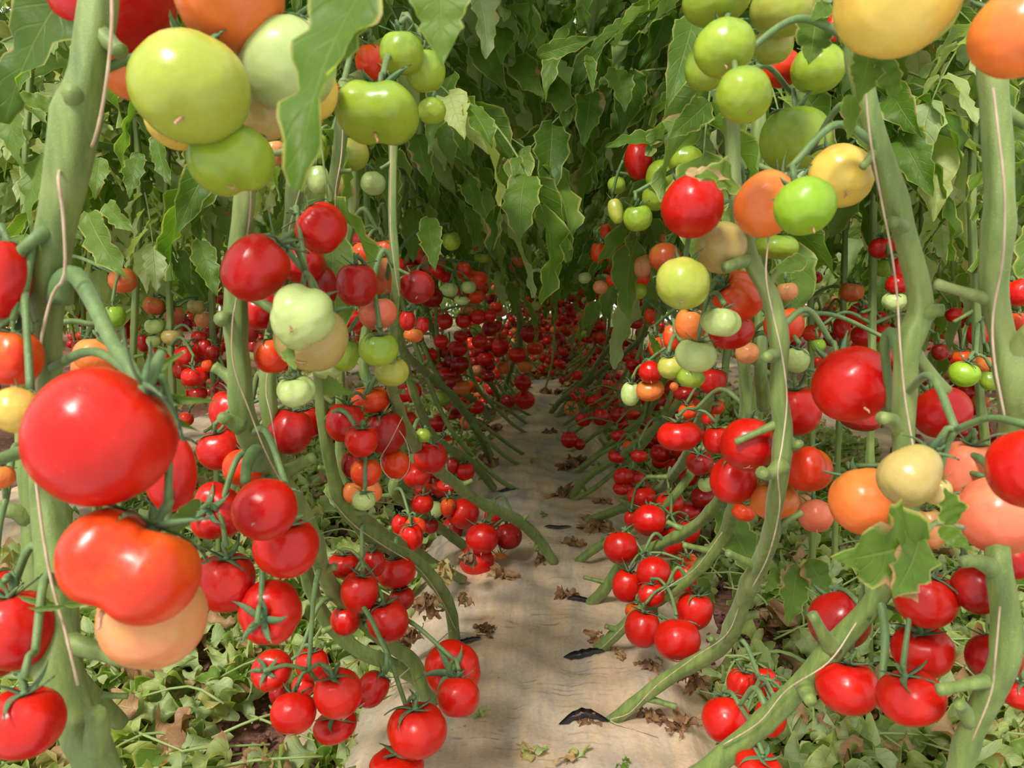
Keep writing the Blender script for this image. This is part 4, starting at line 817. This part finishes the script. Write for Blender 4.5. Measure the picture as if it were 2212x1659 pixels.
# withered leaf clumps on the film
def clump(label, u, v, wpx, tint=1.2, n=9, lift=.012, d=None, seed=0, hang=False):
    rnd = random.Random(seed+u); d = d or gd(v); c = at(u,v,d); R = wpx/2*d/F; mb = MB()
    for i in range(n):
        a = rnd.uniform(0,6.28); r = R*rnd.random()*.5; L = R*rnd.uniform(.6,1.1)
        dr = (math.cos(a), math.sin(a), rnd.uniform(-.1,.7)) if not hang else (math.cos(a)*.35, math.sin(a)*.35, -1)
        leaflet(mb, (math.cos(a)*r*.4, math.sin(a)*r*.4, lift*rnd.random()+(.3*R if hang else 0)), dr, (rnd.uniform(-1,1),rnd.uniform(-1,1),.7), L, L*rnd.uniform(.35,.7), tint+rnd.uniform(-.12,.2), rnd.uniform(.5,1.8), rnd.uniform(-.5,1), rnd.uniform(.4,.9), 13, rnd)
    o = link('withered_leaf', mb.mesh('withered_leaf', M['leaf'], True), None, Matrix.Translation(c)); tag(o, label, 'dead leaf', 'withered leaves on the film'); return o
for i, (u, v, w_, t, lab) in enumerate((
 (1090,1246,90,1.18,'yellow-brown curled dry leaf on the film below the resting truss'),(1168,1215,52,1.3,'brown tangled dry leaf ball at the end of a vine, centre'),
 (1220,1290,90,1.35,'brown shrivelled leaf by the torn slit, right of centre'),(1270,1120,60,1.3,'shrivelled leaf standing by the vine base, right'),
 (1290,1145,110,1.25,'spread dry leaf cluster right of the film centre'),(1218,1070,90,1.35,'dry leaf tuft around the upper right vine base'),(1300,1085,60,1.35,'dark dry leaf clump under the vine, right'),
 (1292,1385,66,1.3,'pinkish dry leaf at the vine foot, right'),(1335,1420,60,1.25,'small pale dry leaf below the lone vine foot'),(1410,1440,76,1.35,'folded brown leaf near the film edge, right'),(1500,1475,100,1.3,'long flat brown leaf near the film edge, right'),
 (1270,1560,90,1.4,'dark dry leaf in the lower torn slit'),(1470,1580,100,1.35,'crumpled brown leaf on the lower right of the film'),(1400,1550,80,1.4,'thin brown leaf scraps beside the lowest vine foot'),
 (1060,1000,110,1.4,'dark dry tuft around the left vine bases'),(1056,930,80,1.35,'brown dry tuft farther up the film, left'),(1225,1010,80,1.45,'black-brown dry plant remains, right of centre'),(1255,1000,70,1.4,'dry tuft behind the vine base, right'),
 (1145,998,36,.95,'single yellow leaf lying on the film'),(1175,1117,34,.55,'small green leaf scrap lying on the film'),(1155,1640,110,.93,'pale yellow-green leaves lying at the bottom of the film'),(1250,1650,110,.95,'pale curled leaves at the bottom edge of the film'),
 (1340,1655,60,.5,'green leaf at the bottom edge, right of centre'),(1050,1372,70,1.45,'dark brown scrap beside the left torn hole'),(1245,1177,60,1.4,'dark curled leaf on the film, right of centre'),(1190,935,50,1.45,'small dark dry scrap far up the film'),
 (1195,850,70,1.45,'dark litter at the far right vine bases'),(1180,800,60,1.4,'brown remains at the far end of the film'),(1040,1558,60,.75,'flat green-brown leaf at the bottom centre of the film'),(1100,885,40,1.45,'dark clod under the central stack'))):
    clump(lab, u, v, w_, t, 5 if t < 1 else (9 if w_ < 70 else 12), seed=i)
for i, (u, v, w_, t, d, lab) in enumerate(((960,1240,110,1.12,1.3,'yellow-brown withered leaf draped over the left leaning vine'),(925,1310,120,1.25,1.25,'large brown withered leaf hanging beside the left vine'),(880,1380,100,1.35,1.22,'brown dry leaves at the foot of the left red truss'),(1000,1300,60,1.1,1.3,'yellow dry leaf hanging at the vine foot, left'),(1010,1210,80,1.3,1.5,'tangled dry leaf behind the resting truss, left'))):
    clump(lab, u, v, w_, t, 12, d=d, seed=40+i, hang=True)
leafc = clump('brown and green curled leaf standing at the bottom left', 560,1640,130,1.08,3,d=.72,seed=77)
# torn slits with black film showing
for i, (u, v, w_, lab) in enumerate(((1010,1384,60,'torn hole in the film at the left vine foot'),(1262,1418,90,'black torn slit beside the long red truss vine'),(1262,1564,110,'wide dark slit at the lowest right vine foot'),(1255,1302,60,'small dark slit beside the third right vine foot'),(1205,1143,60,'narrow slit in the middle of the film'),(1095,1062,40,'dark slit near the upper left vine bases'))):
    d = gd(v); c = at(u,v,d); R = w_/2*d/F; mb = MB(); m = 12; V = []
    for j in range(m):
        t = j/(m-1)*2-1; hw = .2*R*(1-t*t)**.6+.0006
        z = 0
        for q, dz in ((-1,0),(-.3,.0),(.4,.0),(1,.005)):
            X_ = t*R; Y_ = q*hw+.12*R*math.sin(t*2+1)+hw*.3*math.sin(j*2.7+q); V.append((X_, Y_, float(film_z(X_+c.x, Y_+c.y))-c.z+.0035+dz*(1-t*t)))
    mb.add(V, grid_faces(m, 4, True)); o = link('torn_film', mb.mesh('torn_film', M['black_film']), None, Matrix.Translation(c)); tag(o, lab, 'torn plastic', 'torn slits in the film')
